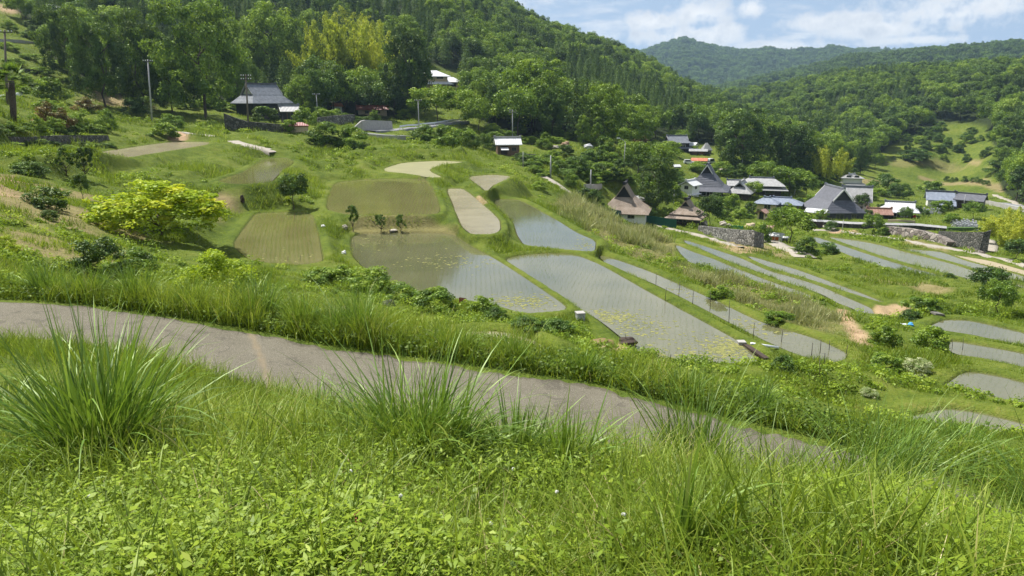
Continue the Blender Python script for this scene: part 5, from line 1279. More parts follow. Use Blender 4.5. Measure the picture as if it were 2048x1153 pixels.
house('long_house', 'lower grey wing joining the gatehouse to the long house', 'house', 1478, 386, 40, 24, 14, 10, 4, 'gable', 'wood_dark', 'tile_pale', .7, .5, 'tile', None, [wn('f', .6, .4, 1.8, 1.2)])
# modern bungalow
house('bungalow', 'cream bungalow with bluish grey roofs above the round bright tree', 'house', 1562, 424, 64, 34, 15, 11, -4, 'hip', 'beige', 'tile_blue', .9, .5, 'tile_blue', None, [wn('f', .22, .5, 1.6, 1.2, 'window', 'white'), wn('f', .5, .5, 1.8, 1.2, 'window', 'white'), wn('f', .8, .5, 2.0, 1.3)])
house('bungalow', 'cream front wing of the bungalow with its own bluish roof', 'house', 1532, 424, 34, 26, 16, 11, -8, 'hip', 'cream', 'tile_blue', .8, .5, 'tile_blue', None, [wn('f', .6, .5, 1.5, 1.2, 'window', 'white')])
house('porch', 'little cream porch with a brown gabled roof', 'porch', 1524, 440, 17, 14, 13, 7, 70, 'gable', 'cream', 'tile_brown', .45, wins=[wn('l', .4, .1, .9, 1.5, 'door', 'wood_dark'), wn('f', .5, .6, .8, .8)])
# big dark gabled house
house('great_house', 'large dark slate house with a white edged gable facing the fields', 'house', 1662, 441, 108, 78, 14, 46, 116, 'irimoya', 'slate_wall', 'tile_dark', .4, .46, 'tile', 'slate_wall', [wn('l', .62, .1, 1.8, 1.2, 'door', 'wood_grey'), wn('l', .25, .3, 1.2, .9)], barge='white')
house('tiled_wing', 'grey tiled wing rising behind the large dark slate house', 'house', 1708, 430, 46, 40, 26, 28, 6, 'gable', 'white', 'tile_pale', .6, .5, 'tile', 'white', [wn('f', .6, .8, 1.6, 1.1)])
house('shed', 'shed with a white sheet roof and reddish front beside the slate house', 'shed', 1632, 440, 34, 28, 14, 6, -14, 'gable', 'tile_brown', 'metal', .4, wins=[wn('f', .5, .2, 1.6, 1.4, 'door', 'wood_dark', 'wood_dark')])
house('white_house', 'white two tiered house at the edge of the valley field', 'house', 1701, 372, 36, 28, 15, 7, 10, 'hip', 'white', 'tile_pale', .6, .5, 'metal', None, [wn('f', .3, 2.3, 1.4, .8), wn('f', .7, 2.3, 1.4, .8)], skirt=(1.5, 1.3, .6))
# temple yard
house('temple_shed', 'open shed with a sloping reddish brown tiled roof in the temple yard', 'shed', 1756, 437, 30, 22, 8, 10, 14, 'gable', 'wood_dark', 'tile_brown', .9, .5, 'tile_brown', None, [wn('f', .5, .1, 1.3, 1.1, 'door', 'wood')])
house('temple_hall', 'dark timber hall with a curved light grey roof in the temple yard', 'temple', 1796, 436, 48, 28, 13, 17, 4, 'irimoya', 'wood_dark', 'metal', 1.3, .5, 'tile', 'wood_dark', [wn('f', .3, .2, 1.4, 1.3, 'door', 'white'), wn('f', .7, .2, 1.4, 1.3, 'door', 'white')])
house('temple_porch', 'low pale roofed porch between the brown shed and the hall', 'porch', 1776, 436, 18, 14, 12, 6, 0, 'hip', 'wood_dark', 'metal', .6, wins=[wn('f', .5, .2, 1.0, 1.2, 'door', 'wood')])
house('grey_house', 'grey roofed house above the upper gravestones', 'house', 1876, 416, 42, 28, 15, 16, 8, 'gable', 'white', 'tile_blue', .6, .5, 'tile_dark', 'white', [wn('f', .5, .5, 1.6, 1.1)])
house('house_annex', 'lower grey roofed annex beside the upper gravestones', 'house', 1893, 418, 22, 16, 6, 8, 8, 'gable', 'white', 'tile_blue', .5, wins=[wn('f', .5, .2, .9, .6)])
house('barn', 'dark weathered timber barn with a black roof by the bamboo', 'barn', 1938, 420, 46, 30, 18, 12, -12, 'gable', 'wood_grey', 'tile_dark', .5, .5, 'tile_dark', 'wood_grey', [wn('f', .25, .2, 1.6, 1.6, 'door', 'wood_dark', 'wood_dark'), wn('f', .7, 1.0, 1.4, .8, 'window', 'wood_dark', 'wood_dark'), wn('l', .5, .6, 1.0, 1.2, 'window', 'wood_dark', 'wood_dark')])
# upper hamlet
house('upper_house', 'two storey tiled house at the top of the village', 'house', 1352, 301, 44, 30, 14, 14, 18, 'irimoya', 'black', 'tile', .7, .55, 'tile', 'black', [wn('f', .35, .5, 1.8, 1.2, 'window', 'white'), wn('f', .7, .5, 1.8, 1.2, 'window', 'white')], barge='tile_pale', skirt=(1.3, 1.2, .6))
house('house_annex', 'white roofed side building right of the upper tiled house', 'house', 1383, 301, 20, 16, 9, 6, -30, 'gable', 'white', 'metal', .4, wins=[wn('f', .5, .5, .9, .7)])
house('long_house', 'low dark house with a flat grey roof in the middle of the upper hamlet', 'house', 1396, 311, 32, 16, 8, 4, 0, 'gable', 'wood_dark', 'tile_pale', .4, wins=[wn('f', .3, .2, 1.2, .8), wn('f', .7, .2, 1.2, .8)])
house('shed', 'shed with a bright orange red sheet roof beside the white cars', 'shed', 1398, 330, 27, 16, 8, 5, 0, 'gable', 'white', 'tile_orange', .4, wins=[wn('f', .5, .5, .6, .5)])
house('silver_roof_shed', 'tall grey green roofed shed under the huge round dark tree', 'shed', 1412, 309, 16, 14, 8, 14, 20, 'hip', 'wood_grey', 'tile_pale', .3, wins=[wn('f', .5, .2, .8, .7, 'door', 'wood_dark')])
house('shed', 'half hidden white sheet roof below the white cars', 'shed', 1352, 338, 12, 10, 4, 4, 30, 'gable', 'wood_grey', 'metal', .3, wins=[wn('f', .5, .1, .6, .4)])
house('shed', 'small grey roof peeping out left of the upper tiled house', 'shed', 1304, 298, 18, 14, 6, 5, 20, 'gable', 'white', 'tile', .4, wins=[wn('f', .5, .2, .8, .5)])
# orange shed at the wall end
house('orange_shed', 'small shed with an orange door and white roof at the end of the stone wall', 'shed', 1551, 484, 22, 17, 12, 5, -12, 'gable', 'white', 'metal', .3, wins=[wn('f', .5, .1, 1.35, .85, 'door', 'white', 'orange')], sink=.8)
house('lean_to', 'dark wire fronted lean-to right of the orange shed', 'shed', 1567, 484, 14, 12, 8, 2, -12, 'gable', 'wood_dark', 'metal', .2, wins=[wn('f', .5, .1, .8, .5, 'window', 'wood_grey')], sink=.8)
house('shed', 'reddish low roof behind the orange shed', 'shed', 1536, 463, 18, 12, 7, 5, -16, 'gable', 'wood_grey', 'tile_brown', .3, wins=[wn('f', .5, .1, .7, .4)])

# ------------------------------------------------------------------ walls, fences, poles and small things
def wall_strip(name, label, cat, pts, hts, mat, thick=.5, batter=.12, cap=None, group=None, lower=1.0, dense=1.5):
    """a wall along the ground: pts foot line in the photograph, hts heights in its points"""
    P3 = [ground(a, b) for a, b in pts]; S = [(p.y * math.cos(PITCH) - p.z * math.sin(PITCH)) / F for p in P3]
    o = P3[len(P3) // 2].copy(); t = thing(name, label, cat, o, 0, group)
    L_ = np.r_[0, np.cumsum([(P3[i + 1] - P3[i]).length for i in range(len(P3) - 1)])]
    n = max(3, int(L_[-1] / dense)); u = np.linspace(0, L_[-1], n)
    x, y, z = (np.interp(u, L_, [p[i] for p in P3]) for i in range(3)); h = np.interp(u, L_, [a * b for a, b in zip(hts, S)])
    z = np.interp(u, L_, [p.z for p in P3])
    tx, ty = np.gradient(x), np.gradient(y); l = np.hypot(tx, ty) + 1e-9; nx, ny = -ty / l, tx / l
    sgn = np.sign(nx * x + ny * y); nx, ny = nx * sgn, ny * sgn      # away from the viewer
    rings = []
    for i in range(n):
        b_ = batter * h[i]
        q_ = lambda d, zz: (x[i] + nx[i] * d - o.x, y[i] + ny[i] * d - o.y, zz - o.z)
        rings.append([q_(-.05, z[i] - lower), q_(b_, z[i] + h[i]), q_(b_ + thick, z[i] + h[i]), q_(thick + .3, z[i] - lower)])
    MB().loft(rings).build('wall', M[mat], t)
    if cap:
        rings = []
        for i in range(n):
            b_ = batter * h[i]; q_ = lambda d, zz: (x[i] + nx[i] * d - o.x, y[i] + ny[i] * d - o.y, zz - o.z); zt = z[i] + h[i]
            rings.append([q_(b_ - .4, zt + .03), q_(b_ + thick / 2, zt + .35), q_(b_ + thick + .4, zt + .03), q_(b_ + thick / 2, zt - .05)])
        MB().loft(rings).build('coping', M[cap], t)
    return t
wall_strip('stone_wall', 'tall curved stone retaining wall below the small thatched cottage', 'wall', [(1395,462),(1430,476),(1470,488),(1505,495),(1528,497)], [10,20,28,33,30], 'stone', .8, .10)
wall_strip('stone_wall', 'rubble stone slope below the white capped wall', 'wall', [(1765,468),(1800,474),(1840,480),(1868,484),(1890,492)], [14,17,16,12,8], 'stone_big', 1.2, .5)
wall_strip('stone_wall', 'large dark stone wall under the cemetery hedge', 'wall', [(1872,480),(1900,488),(1935,500),(1965,507),(1974,506)], [18,24,36,42,44], 'stone_dark', 1.0, .14)
wall_strip('stone_wall', 'narrow sloping stone ramp wall before the cemetery wall', 'wall', [(1852,470),(1890,483),(1930,498),(1962,508)], [6,7,6,3], 'stone_big', .5, .3)
wall_strip('yard_wall', 'long white tile capped wall in front of the temple yard', 'wall', [(1645,452),(1700,456),(1770,458),(1830,459),(1892,464)], [8,8,8,8,7], 'stone_dark', .5, 0, 'tile_pale')
wall_strip('stone_wall', 'dark wall standing in for the shaded bank below the palm garden', 'wall', [(-20,292),(60,292),(140,290),(222,282)], [20,17,19,11], 'stone_dark', .8, .35)  # dark stone colour carries the shade of a planted bank; no wall there
wall_strip('stone_wall', 'grey stone wall below the tiny orange roofed shed', 'wall', [(636,248),(676,250),(712,246)], [12,18,16], 'stone', .6, .1)
wall_strip('concrete_wall', 'concrete retaining wall at the inside of the road bend', 'wall', [(708,262),(728,263),(760,262),(786,259)], [6,22,20,16], 'concrete', .5, .1)
wall_strip('concrete_wall', 'low concrete wall carrying the asphalt road bend', 'wall', [(734,274),(770,279),(812,281)], [6,8,8], 'concrete', .4, .05)
wall_strip('stone_wall', 'dark retaining wall below the grey tiled farmhouse', 'wall', [(450,262),(490,264),(550,265),(576,264)], [34,20,16,14], 'stone_dark', .6, .15)
wall_strip('stone_wall', 'short stone wall right of the wooden hut', 'wall', [(1046,322),(1075,324),(1095,325)], [14,14,10], 'stone', .5, .1)
wall_strip('stone_wall', 'stone edged bank on the overgrown upper terrace', 'wall', [(-20,142),(40,145),(92,150)], [7,9,7], 'stone_dark', .5, .2)
wall_strip('concrete_wall', 'grey wall strip high on the left terraces', 'wall', [(-20,84),(40,86),(85,92)], [6,6,5], 'concrete', .4, .1)
wall_strip('concrete_wall', 'pale concrete block wall above the big thatched roof', 'wall', [(1172,378),(1188,378),(1204,377)], [9,9,9], 'concrete', .4, 0)
wall_strip('yard_wall', 'dark tile capped wall at the corner of the slate house drive', 'wall', [(1612,452),(1628,455),(1645,456)], [11,12,12], 'wood_dark', .4, 0, 'tile_pale')
wall_strip('concrete_wall', 'white rimmed low wall beside the valley road', 'wall', [(1968,408),(2000,415),(2050,425)], [8,8,7], 'concrete', .3, 0)
wall_strip('hedge', 'clipped hedge along the top of the cemetery wall', 'hedge', [(1896,462),(1930,463),(1966,463)], [6,7,7], 'hedge_wall', 1.0, 0)
wall_strip('concrete_wall', 'low sunlit wall inside the temple yard', 'wall', [(1775,444),(1800,444),(1830,446)], [4,4,4], 'white_earth', .3, 0)
wall_strip('net_fence', 'long dark green net fence below the large thatched house', 'fence', [(1215,424),(1255,436),(1300,447),(1352,457)], [7,12,15,17], 'net', .06, 0)
wall_strip('net_fence', 'short bright green net on the lawn above the stone wall', 'fence', [(1462,458),(1476,459),(1488,459)], [6,7,6], 'netlight', .06, .6)
wall_strip('plastic_sheet', 'pale plastic sheet hung on the green net fence', 'sheet', [(1247,437),(1265,441),(1288,443)], [4,5,3], 'pvc', .03, 0)
wall_strip('polytunnel', 'white plastic cover on the terrace behind the palm', 'polytunnel', [(-10,197),(20,196),(48,192)], [5,6,7], 'pvc', .8, .2)

def rail(label, pts):
    P3 = [ground(a, b) for a, b in pts]; o = P3[0].copy(); t = thing('guard_rail', label, 'guard rail', o); L_ = np.r_[0, np.cumsum([(P3[i + 1] - P3[i]).length for i in range(len(P3) - 1)])]
    u = np.linspace(0, L_[-1], max(3, int(L_[-1] / 3))); q_ = [Vector([np.interp(v, L_, [p[i] for p in P3]) for i in range(3)]) - o for v in u]
    for p in q_: p.z = float(zat(p.x + o.x, p.y + o.y)) - o.z
    m = MB(); m.loft([[(p.x, p.y, p.z + .45), (p.x + .07, p.y - .07, p.z + .6), (p.x, p.y, p.z + .8), (p.x + .03, p.y + .05, p.z + .62)] for p in q_]); m.build('rail', M['rail'], t)
    for p in q_[::2]: MB().tube([p, p + Vector((0, 0, .75))], .06, 6).build('post', M['rail'], t)
rail('white guard rail beside the asphalt road in the woods', [(800,259),(840,255),(880,250),(925,243)])
rail('white guard rail on the valley road past the barn', [(1966,406),(2000,413),(2040,420)])
rail('white guard rail behind the white two tiered house', [(1722,376),(1740,381),(1756,386)])

def pole(name, label, px, py, hp, rad=.16, arms=1, mat='pole', lean=0.0, cat='utility pole', lamp=False, group=None, r=None):
    p = at_r(px, r) if r else ground(px, py); s = (p.y * math.cos(PITCH) - p.z * math.sin(PITCH)) / F; h = hp * s
    t = thing(name, label, cat, p, -math.atan2(p.x, p.y), group); lx = math.tan(R(lean)) * h
    MB().tube([(0, 0, -.5), (lx * .5, 0, h * .5), (lx, 0, h)], [rad, rad * .85, rad * .7], 10).build('pole', M[mat], t, True)
    for k in range(arms):
        z = h * (.97 - .06 * k); x = lx * z / h
        a_ = MB().box(x - .85, x + .85, -.06 - rad, .06 - rad, z - .06, z + .06).build('cross_arm', M['rod'], t)
        for e in (-.75, -.4, .4, .75): MB().tube([(x + e, -rad, z + .05), (x + e, -rad, z + .14), (x + e, -rad, z + .25)], [.04, .08, .05], 7).build('insulator', M['pvc'], a_)
    if lamp:
        MB().tube([(lx, 0, h - .1), (lx - .5, 0, h + .5), (lx - 1.3, 0, h + .8)], .05, 6).build('lamp_arm', M[mat], t)
        MB().box(lx - 1.8, lx - 1.1, -.14, .14, h + .72, h + .88).build('lamp_head', M['rail'], t)
    return t
pole('utility_pole', 'tall pole in front of the leafy trees, above the small paddy', 304, 243, 118, .17, 1, 'pole', 3)
pole('utility_pole', 'tall pole before the grey tiled farmhouse', 497, 262, 108, .17, 2, 'pole_wood', 2.5)
pole('utility_pole', 'pole on the upper left terrace, behind the palm', 14, 210, 142, .17, 1, 'pole_wood', 7)
pole('utility_pole', 'short pole between spreading tree and red capped shed', 636, 240, 50, .13, 1)
pole('utility_pole', 'pole with a lamp at the asphalt road bend', 838, 256, 54, .14, 1)
pole('utility_pole', 'grey pole rising behind the wooden hut', 1025, 284, 62, .15, 2)
pole('utility_pole', 'faint pole among bright trees above the road', 992, 236, 60, .14, 1)
pole('street_lamp', 'leaning street lamp above the terrace near the ridge foot', 1247, 336, 50, .10, 0, 'pole', 2, 'street lamp', True)
pole('utility_pole', 'plain grey pole on the terrace right of the wooden hut', 1101, 356, 44, .14, 0)
pole('utility_pole', 'short plain pole by the pale block wall', 1181, 378, 38, .14, 0)
pole('utility_pole', 'thin pale post beside the wooden hut', 1046, 336, 32, .07, 0)
pole('utility_pole', 'leaning pale pole behind the long tiled roofs', 1482, 343, 30, .14, 1, 'pole', 3)
pole('utility_pole', 'leaning pale pole left of the large dark slate house', 1588, 390, 42, .14, 0, 'pole', 8)
pole('utility_pole', 'thin pole in front of the white capped wall', 1684, 466, 26, .07, 0)
pole('utility_pole', 'thin pole beside the barn', 1926, 420, 30, .08, 0)
pole('utility_pole', 'white pole in front of the small thatched cottage', 1347, 410, 30, .09, 0)
for px, py, hp in ((1330,604,30),(1357,594,32),(1385,609,28),(1420,625,42),(1458,650,50),(1506,678,34),(1562,690,32),(1622,724,40),(1640,712,34),(1658,706,26),(1312,572,28),(1692,712,22)):
    pole('fence_post', 'thin dark rod standing along the edge of the long curved paddy', px, py, hp, .018, 0, 'rod', random.uniform(-3, 3), 'post', group='thin rods along the curved paddy')
for px, py, hp in ((1905,704,26),(1925,706,30),(1252,690,22),(1340,724,16),(1362,724,18),(1318,722,16),(620,522,14),(600,526,16),(575,527,14),(1640,760,44),(1648,735,30)):
    pole('fence_post', 'thin dark stake stuck at the near edge of a paddy', px, py, hp, .016, 0, 'rod', random.uniform(-9, 9), 'post', group='stakes at the near paddy edges')

def car(label, px, py, lenp, yaw, van=False):
    p = ground(px, py); s = (p.y * math.cos(PITCH) - p.z * math.sin(PITCH)) / F; L = max(3.4, lenp * s)
    t = thing('parked_car', label, 'car', p, -math.atan2(p.x, p.y) + R(yaw)); w = 1.6; h1 = .85; h2 = 1.75 if van else 1.42
    def prof(pts, y): return [(x, y, z) for x, z in pts]
    b = [(-L / 2, .3), (L / 2, .3), (L / 2, .62), (L / 2 - .15, .8), (-L / 2 + .1, h1 + .02), (-L / 2, .6)]
    MB().loft([prof(b, -w / 2), prof([(x * 1.0, z) for x, z in b], w / 2)]).build('body', M['carpaint'], t)
    x0, x1 = -L / 2 + .15, L / 2 - (.35 if van else 1.1)
    c = [(x0, h1 - .03), (x1 + .3, h1 - .06), (x1 - .25, h2 - .06), (x1 - .5, h2), (x0 + .25, h2), (x0 + .1, h2 - .1)]
    MB().loft([prof(c, -w / 2 + .1), prof(c, w / 2 - .1)]).build('cabin', M['carpaint'], t)
    g_ = [(x0 + .3, h1 + .05), (x1 - .05, h1 + .05), (x1 - .4, h2 - .12), (x0 + .4, h2 - .12)]
    for e in (-1, 1): MB().loft([prof(g_, e * (w / 2 - .13)), prof(g_, e * (w / 2 - .085))]).build('window', M['glass'], t)
    MB().add([(x1 + .25, -w / 2 + .2, h1 + .03), (x1 + .25, w / 2 - .2, h1 + .03), (x1 - .20, w / 2 - .25, h2 - .08), (x1 - .20, -w / 2 + .25, h2 - .08)], [(0, 1, 2, 3)]).build('windscreen', M['glass'], t)
    for ex in (-1, 1):
        for ey in (-1, 1): MB().tube([(ex * L * .31, ey * (w / 2 - .16), .31), (ex * L * .31, ey * (w / 2 + .02), .31)], .31, 12).build('wheel', M['rubber'], t)
        MB().box(L / 2 - .06, L / 2 + .02, ex * .6 - .14, ex * .6 + .14, .58, .72).build('headlight', M['pvc'], t)
car('white low car parked left of the orange roofed shed', 1378, 329, 22, 4)
car('white upright car parked right of the orange roofed shed', 1420, 329, 14, 60, True)

# graves
def grave(px, py, hp, grp, lab):
    p = ground(px, py); s = (p.y * math.cos(PITCH) - p.z * math.sin(PITCH)) / F; h = hp * s; t = thing('gravestone', lab, 'gravestone', p, -math.atan2(p.x, p.y) + random.uniform(-.3, .3), grp)
    MB().box(-.42, .42, -.42, .42, -.3, h * .2).box(-.30, .30, -.30, .30, h * .2, h * .36).build('pedestal', M['granite'], t)
    MB().loft([[(-.17, -.17, h * .36), (.17, -.17, h * .36), (.17, .17, h * .36), (-.17, .17, h * .36)], [(-.16, -.16, h * .95), (.16, -.16, h * .95), (.16, .16, h * .95), (-.16, .16, h * .95)], [(-.05, -.05, h), (.05, -.05, h), (.05, .05, h), (-.05, .05, h)]]).build('shaft', M['granite'], t)
g = np.random.default_rng(21)
for row in range(4):
    for k in range(9):
        px = 1904 + k * 5.6 + row * 1.5 + g.normal(0, .7); py = 447 + row * 3.4 + k * .55
        if px < 1955: grave(px, py, 9 + 4 * g.random(), 'gravestones on the hedge topped cemetery terrace', 'grey gravestone in the crowded rows behind the clipped hedge')
for k in range(12): grave(1826 + k * 5.2 + g.normal(0, .8), 425 + g.normal(0, 1) + k * .2, 8 + 4 * g.random(), 'gravestones on the upper terrace by the grey house', 'grey gravestone on the upper terrace below the grey roofed house')

def rock(px, py, wp, hp, label, mat='boulder', name='boulder', cat='boulder', group=None):
    p = ground(px, py); s = (p.y * math.cos(PITCH) - p.z * math.sin(PITCH)) / F; me = bpy.data.meshes.new(name); import bmesh
    bm = bmesh.new(); bmesh.ops.create_icosphere(bm, subdivisions=3, radius=1)
    ph = random.uniform(0, 9)
    for v in bm.verts:
        c = v.co; k = 1 + .22 * math.sin(3 * c.x + ph) * math.cos(2.5 * c.y + ph) + .14 * math.sin(6 * c.z + 4 * c.x + ph); v.co = Vector((c.x * wp * s / 2, c.y * wp * s / 2, max(c.z, -.35) * hp * s / 1.3)) * k
    bm.to_mesh(me); bm.free(); me.materials.append(M[mat]); tag(link(name, me, None, p + Vector((0, 0, hp * s * .25)), (0, 0, ph)), label, cat, group)
rock(1408,452,14,9,'pale garden boulder beside the dark pine'); rock(1446,452,13,9,'tan garden boulder on the lawn edge'); rock(1458,455,9,7,'smaller dark garden boulder on the lawn edge'); rock(1500,456,20,10,'tan earth heap above the stone wall', 'white_earth', 'earth_heap', 'heap')
rock(1130,292,18,8,'pinkish rubble heap on the sunny terrace', 'earth', 'rubble_heap', 'heap'); rock(1112,296,12,5,'small pale rubble heap left of the pinkish one', 'boulder', 'rubble_heap', 'heap'); rock(1176,298,18,9,'grey junk pile at the end of the sunny terrace', 'granite', 'junk_pile', 'heap')
rock(1255,690,34,14,'dark brush heap at the corner of the grey paddy', 'wood_dark', 'brush_heap', 'heap'); rock(1205,690,44,10,'flattened straw heap on the grass before the grey paddy', 'straw', 'straw_heap', 'heap'); rock(776,612,26,12,'dark mound of old stones under the low shrub', 'stone_dark', 'stone_mound', 'heap')
rock(690,458,10,8,'pale stone by the slim young tree'); rock(786,462,16,3,'flat pale stone on the paddy bank'); rock(646,455,8,5,'white bag like stone on the grass strip', 'white'); rock(688,508,9,6,'white lump in the weeds beside the wide paddy', 'white')
rock(1820,653,12,7,'crumpled blue tarp lying on the wild bank', 'tarp', 'blue_tarp', 'tarp'); rock(1808,650,14,2,'pale blue strip of sheet beside the crumpled tarp', 'rail', 'plastic_strip', 'sheet')
rock(485,405,7,14,'small dark stump on the grass strip', 'wood_dark', 'tree_stump', 'stump'); rock(1828,436,6,5,'red cloth bib at the foot of the garden pine', 'redcloth', 'red_cloth', 'cloth')

def plank(px, py, px2, py2, w, h, label, name, cat, mat, tube=False):
    a, b = ground(px, py), ground(px2, py2); o = a.copy()
    m = MB().tube([(0, 0, .06), (b - a) + Vector((0, 0, .06))], w, 10) if tube else MB()
    if not tube:
        d = b - a; n = Vector((-d.y, d.x, 0)).normalized() * w; m.add([-n, n, d + n, d - n, -n + Vector((0, 0, h)), n + Vector((0, 0, h)), d + n + Vector((0, 0, h)), d - n + Vector((0, 0, h))], [(0, 3, 2, 1), (4, 5, 6, 7), (0, 1, 5, 4), (1, 2, 6, 5), (2, 3, 7, 6), (3, 0, 4, 7)])
    tag(m.build(name, M[mat], None, tube, o), label, cat)
plank(1502,690,1556,698,.06,0,'long white plastic pipe lying on the bund','plastic_pipe','pipe','pvc',True)
plank(1488,690,1534,720,.12,.08,'dark old beam along the corner of the grey paddy','timber_beam','beam','wood_dark')
plank(920,609,931,610,.05,.36,'rusty brown board standing in the bank shrubs','rusty_board','board','dock')
plank(1866,626,1880,632,.25,.12,'weathered board on the bund right of the wild bush','weathered_board','board','wood_grey')
plank(1895,838,1935,770,.02,.03,'thin pale stick leaning across the lower bund','bamboo_stick','stick','straw')
def boxy(px, py, wp, hp, label, name, cat, mat):
    p = ground(px, py); s = (p.y * math.cos(PITCH) - p.z * math.sin(PITCH)) / F; w, h = wp * s, hp * s
    t = thing(name, label, cat, p, -math.atan2(p.x, p.y) + .3)
    MB().box(-w / 2, w / 2, -w / 2, w / 2, -.3, h * .85).build('body', M[mat], t); MB().box(-w * .56, w * .56, -w * .56, w * .56, h * .85 + .002, h).build('lid', M['concrete'], t)
boxy(1482,694,14,12,'small grey water outlet box at the paddy corner','outlet_box','box','concrete')
boxy(1160,640,16,16,'blue grey outlet box at the end of the bund','outlet_box','box','granite')

# ------------------------------------------------------------------ light and sky
SUN_EL, SUN_AZ = R(60), R(-52)           # azimuth measured from the view direction, clockwise positive
sd = bpy.data.lights.new('sun', 'SUN'); sd.energy = 5.0; sd.angle = R(.6); sd.color = (1, .955, .88)
so = bpy.data.objects.new('sun', sd); COL.objects.link(so)
dv = Vector((math.sin(SUN_AZ) * math.cos(SUN_EL), math.cos(SUN_AZ) * math.cos(SUN_EL), math.sin(SUN_EL)))
so.rotation_euler = (-dv).to_track_quat('-Z', 'Y').to_euler(); so.location = dv * 60
wd = bpy.data.worlds.new('World'); scene.world = wd; wd.use_nodes = True
nt = wd.node_tree; nt.nodes.clear()
wo = nd(nt, 'ShaderNodeOutputWorld'); bg = nd(nt, 'ShaderNodeBackground'); bg.inputs['Strength'].default_value = .072
sky = nd(nt, 'ShaderNodeTexSky', sky_type='NISHITA'); sky.sun_disc = False
sky.sun_elevation = SUN_EL; sky.sun_rotation = SUN_AZ; sky.air_density = 1.0; sky.dust_density = .8; sky.ozone_density = 1.2
dirv = nd(nt, 'ShaderNodeTexCoord').outputs['Generated']
sx = nd(nt, 'ShaderNodeSeparateXYZ'); nt.links.new(dirv, sx.inputs[0])
az = math_(nt, 'ARCTAN2', sx.outputs['X'], sx.outputs['Y']); el = math_(nt, 'ARCSINE', sx.outputs['Z'])
ae = nd(nt, 'ShaderNodeCombineXYZ'); nt.links.new(az, ae.inputs[0]); nt.links.new(el, ae.inputs[1])
# layer of high cloud, seen in perspective
zz = math_(nt, 'ADD', math_(nt, 'MAXIMUM', sx.outputs['Z'], 0), .12)
pl = nd(nt, 'ShaderNodeVectorMath', operation='DIVIDE'); nt.links.new(dirv, pl.inputs[0])
cz = nd(nt, 'ShaderNodeCombineXYZ')
for i in range(3): nt.links.new(zz, cz.inputs[i])
nt.links.new(cz.outputs[0], pl.inputs[1])
n1 = noise(nt, 1.15, 5, .58, vec=pl.outputs[0], dist=.4); n2 = noise(nt, 5.5, 4, .6, vec=pl.outputs[0])
ns = noise(nt, 17, 5, .62, vec=ae.outputs[0]); nb = noise(nt, 55, 3, .6, vec=ae.outputs[0])
up_ = nd(nt, 'ShaderNodeMapRange'); nt.links.new(sx.outputs['Z'], up_.inputs['Value']); up_.inputs['From Min'].default_value = .17; up_.inputs['From Max'].default_value = .30
veil = math_(nt, 'MULTIPLY', nd(nt, 'ShaderNodeMapRange', interpolation_type='SMOOTHSTEP').outputs[0], .85)
mr = veil.node.inputs[0].links[0].from_node; nt.links.new(math_(nt, 'MULTIPLY_ADD', up_.outputs[0], .30, math_(nt, 'MULTIPLY_ADD', n2, .25, n1)), mr.inputs['Value']); mr.inputs['From Min'].default_value = .62; mr.inputs['From Max'].default_value = .88
mask = math_(nt, 'MULTIPLY', veil, math_(nt, 'SUBTRACT', 1.0, math_(nt, 'MULTIPLY', nd(nt, 'ShaderNodeMapRange').outputs[0], .8)))
hr = mask.node.inputs[1].links[0].from_node.inputs[1].links[0].from_node.inputs[0].links[0].from_node
nt.links.new(sx.outputs['Z'], hr.inputs['Value']); hr.inputs['From Min'].default_value = .42; hr.inputs['From Max'].default_value = .75
PUFF = [(1395,28,64,22),(1385,74,105,20),(1505,18,28,16),(1225,72,20,14),(1555,95,95,13),(1640,48,60,16),(1720,40,50,14),(1765,58,120,18),(1900,28,120,30),(1985,12,70,26),(1310,45,60,16),(1450,60,40,12),(1840,80,90,9)]
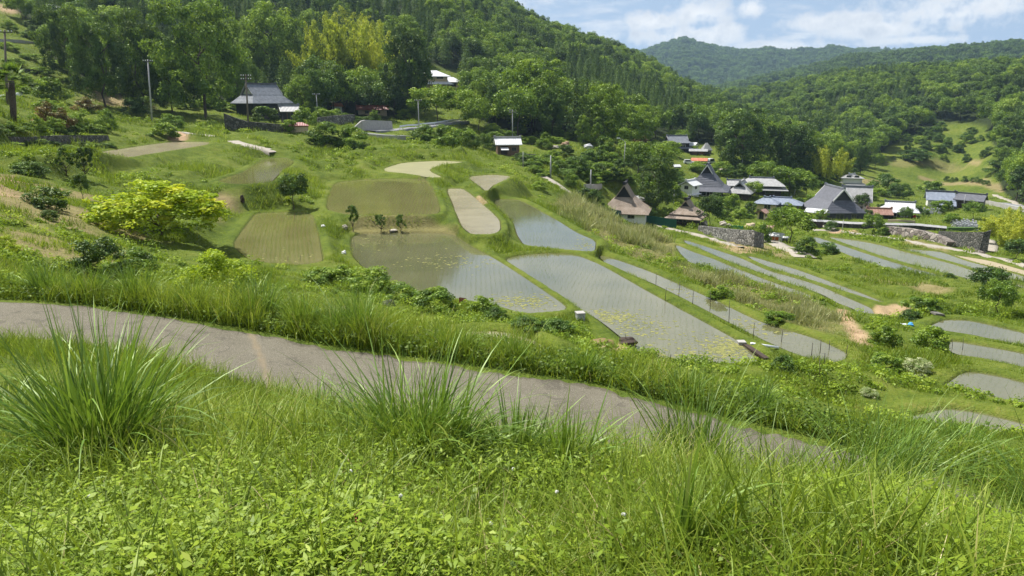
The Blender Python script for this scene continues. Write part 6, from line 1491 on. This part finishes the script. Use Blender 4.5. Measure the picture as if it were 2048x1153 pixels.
for px, py, wx, wy in PUFF:
    a, t = ray(px, py); e = math.atan(float(t))
    s1 = nd(nt, 'ShaderNodeVectorMath', operation='SUBTRACT'); nt.links.new(ae.outputs[0], s1.inputs[0]); s1.inputs[1].default_value = (float(a), e, 0)
    s2 = nd(nt, 'ShaderNodeVectorMath', operation='MULTIPLY'); nt.links.new(s1.outputs[0], s2.inputs[0]); s2.inputs[1].default_value = (F / wx * 1.0, F / wy * 1.0, 0)
    ln = nd(nt, 'ShaderNodeVectorMath', operation='LENGTH'); nt.links.new(s2.outputs[0], ln.inputs[0])
    v = math_(nt, 'ADD', ln.outputs['Value'], math_(nt, 'MULTIPLY', math_(nt, 'SUBTRACT', math_(nt, 'MULTIPLY_ADD', nb, .35, ns), .67), 4.2))
    r_ = nd(nt, 'ShaderNodeMapRange', interpolation_type='SMOOTHSTEP'); nt.links.new(v, r_.inputs['Value'])
    for kk, vv_ in (('From Min', .35), ('From Max', 1.45), ('To Min', .93), ('To Max', 0)): r_.inputs[kk].default_value = vv_
    mask = math_(nt, 'MAXIMUM', mask, r_.outputs[0])
cc = ramp(nt, [(.3, (5.6, 6.1, 6.9)), (.58, (9.6, 9.6, 9.6))], math_(nt, 'MULTIPLY_ADD', nb, .4, math_(nt, 'MULTIPLY', ns, .6)))
hz = nd(nt, 'ShaderNodeMapRange'); nt.links.new(sx.outputs['Z'], hz.inputs['Value'])
for kk, vv_ in (('From Min', 0), ('From Max', .45), ('To Min', .95), ('To Max', .15)): hz.inputs[kk].default_value = vv_
skyc = mixc(nt, hz.outputs[0], sky.outputs[0], (3.9, 5.2, 7.4))
nt.links.new(mixc(nt, mask, skyc, cc), bg.inputs['Color']); nt.links.new(bg.outputs[0], wo.inputs['Surface'])

scene.view_settings.view_transform = 'Standard'; scene.view_settings.look = 'None'
scene.view_settings.exposure = .64; scene.view_settings.gamma = 1
scene.render.engine = 'CYCLES'
cy = scene.cycles
cy.max_bounces = 6; cy.diffuse_bounces = 3; cy.glossy_bounces = 2; cy.transmission_bounces = 3; cy.transparent_max_bounces = 4; cy.volume_bounces = 0
cy.caustics_reflective = False; cy.caustics_refractive = False; cy.use_adaptive_sampling = True; cy.adaptive_threshold = .02
cy.use_denoising = True

# ------------------------------------------------------------------ air: distance turns pale blue
m, nt, out = newmat('haze_air')
pv = nd(nt, 'ShaderNodeVolumePrincipled'); pv.inputs['Color'].default_value = (.52, .75, 1.0, 1); pv.inputs['Density'].default_value = .00013; pv.inputs['Anisotropy'].default_value = .2
nt.links.new(pv.outputs[0], out.inputs['Volume'])
zmin, zmax = float(Z.min()) - 1, max(float(Z.max()) + 25, 30)
print('haze', zmin, zmax)
tag(MB().box(-6800, 6800, -6800, 6800, zmin, zmax).build('haze', m), kind='stuff')
cy.volume_step_rate = 4; cy.volume_max_steps = 32
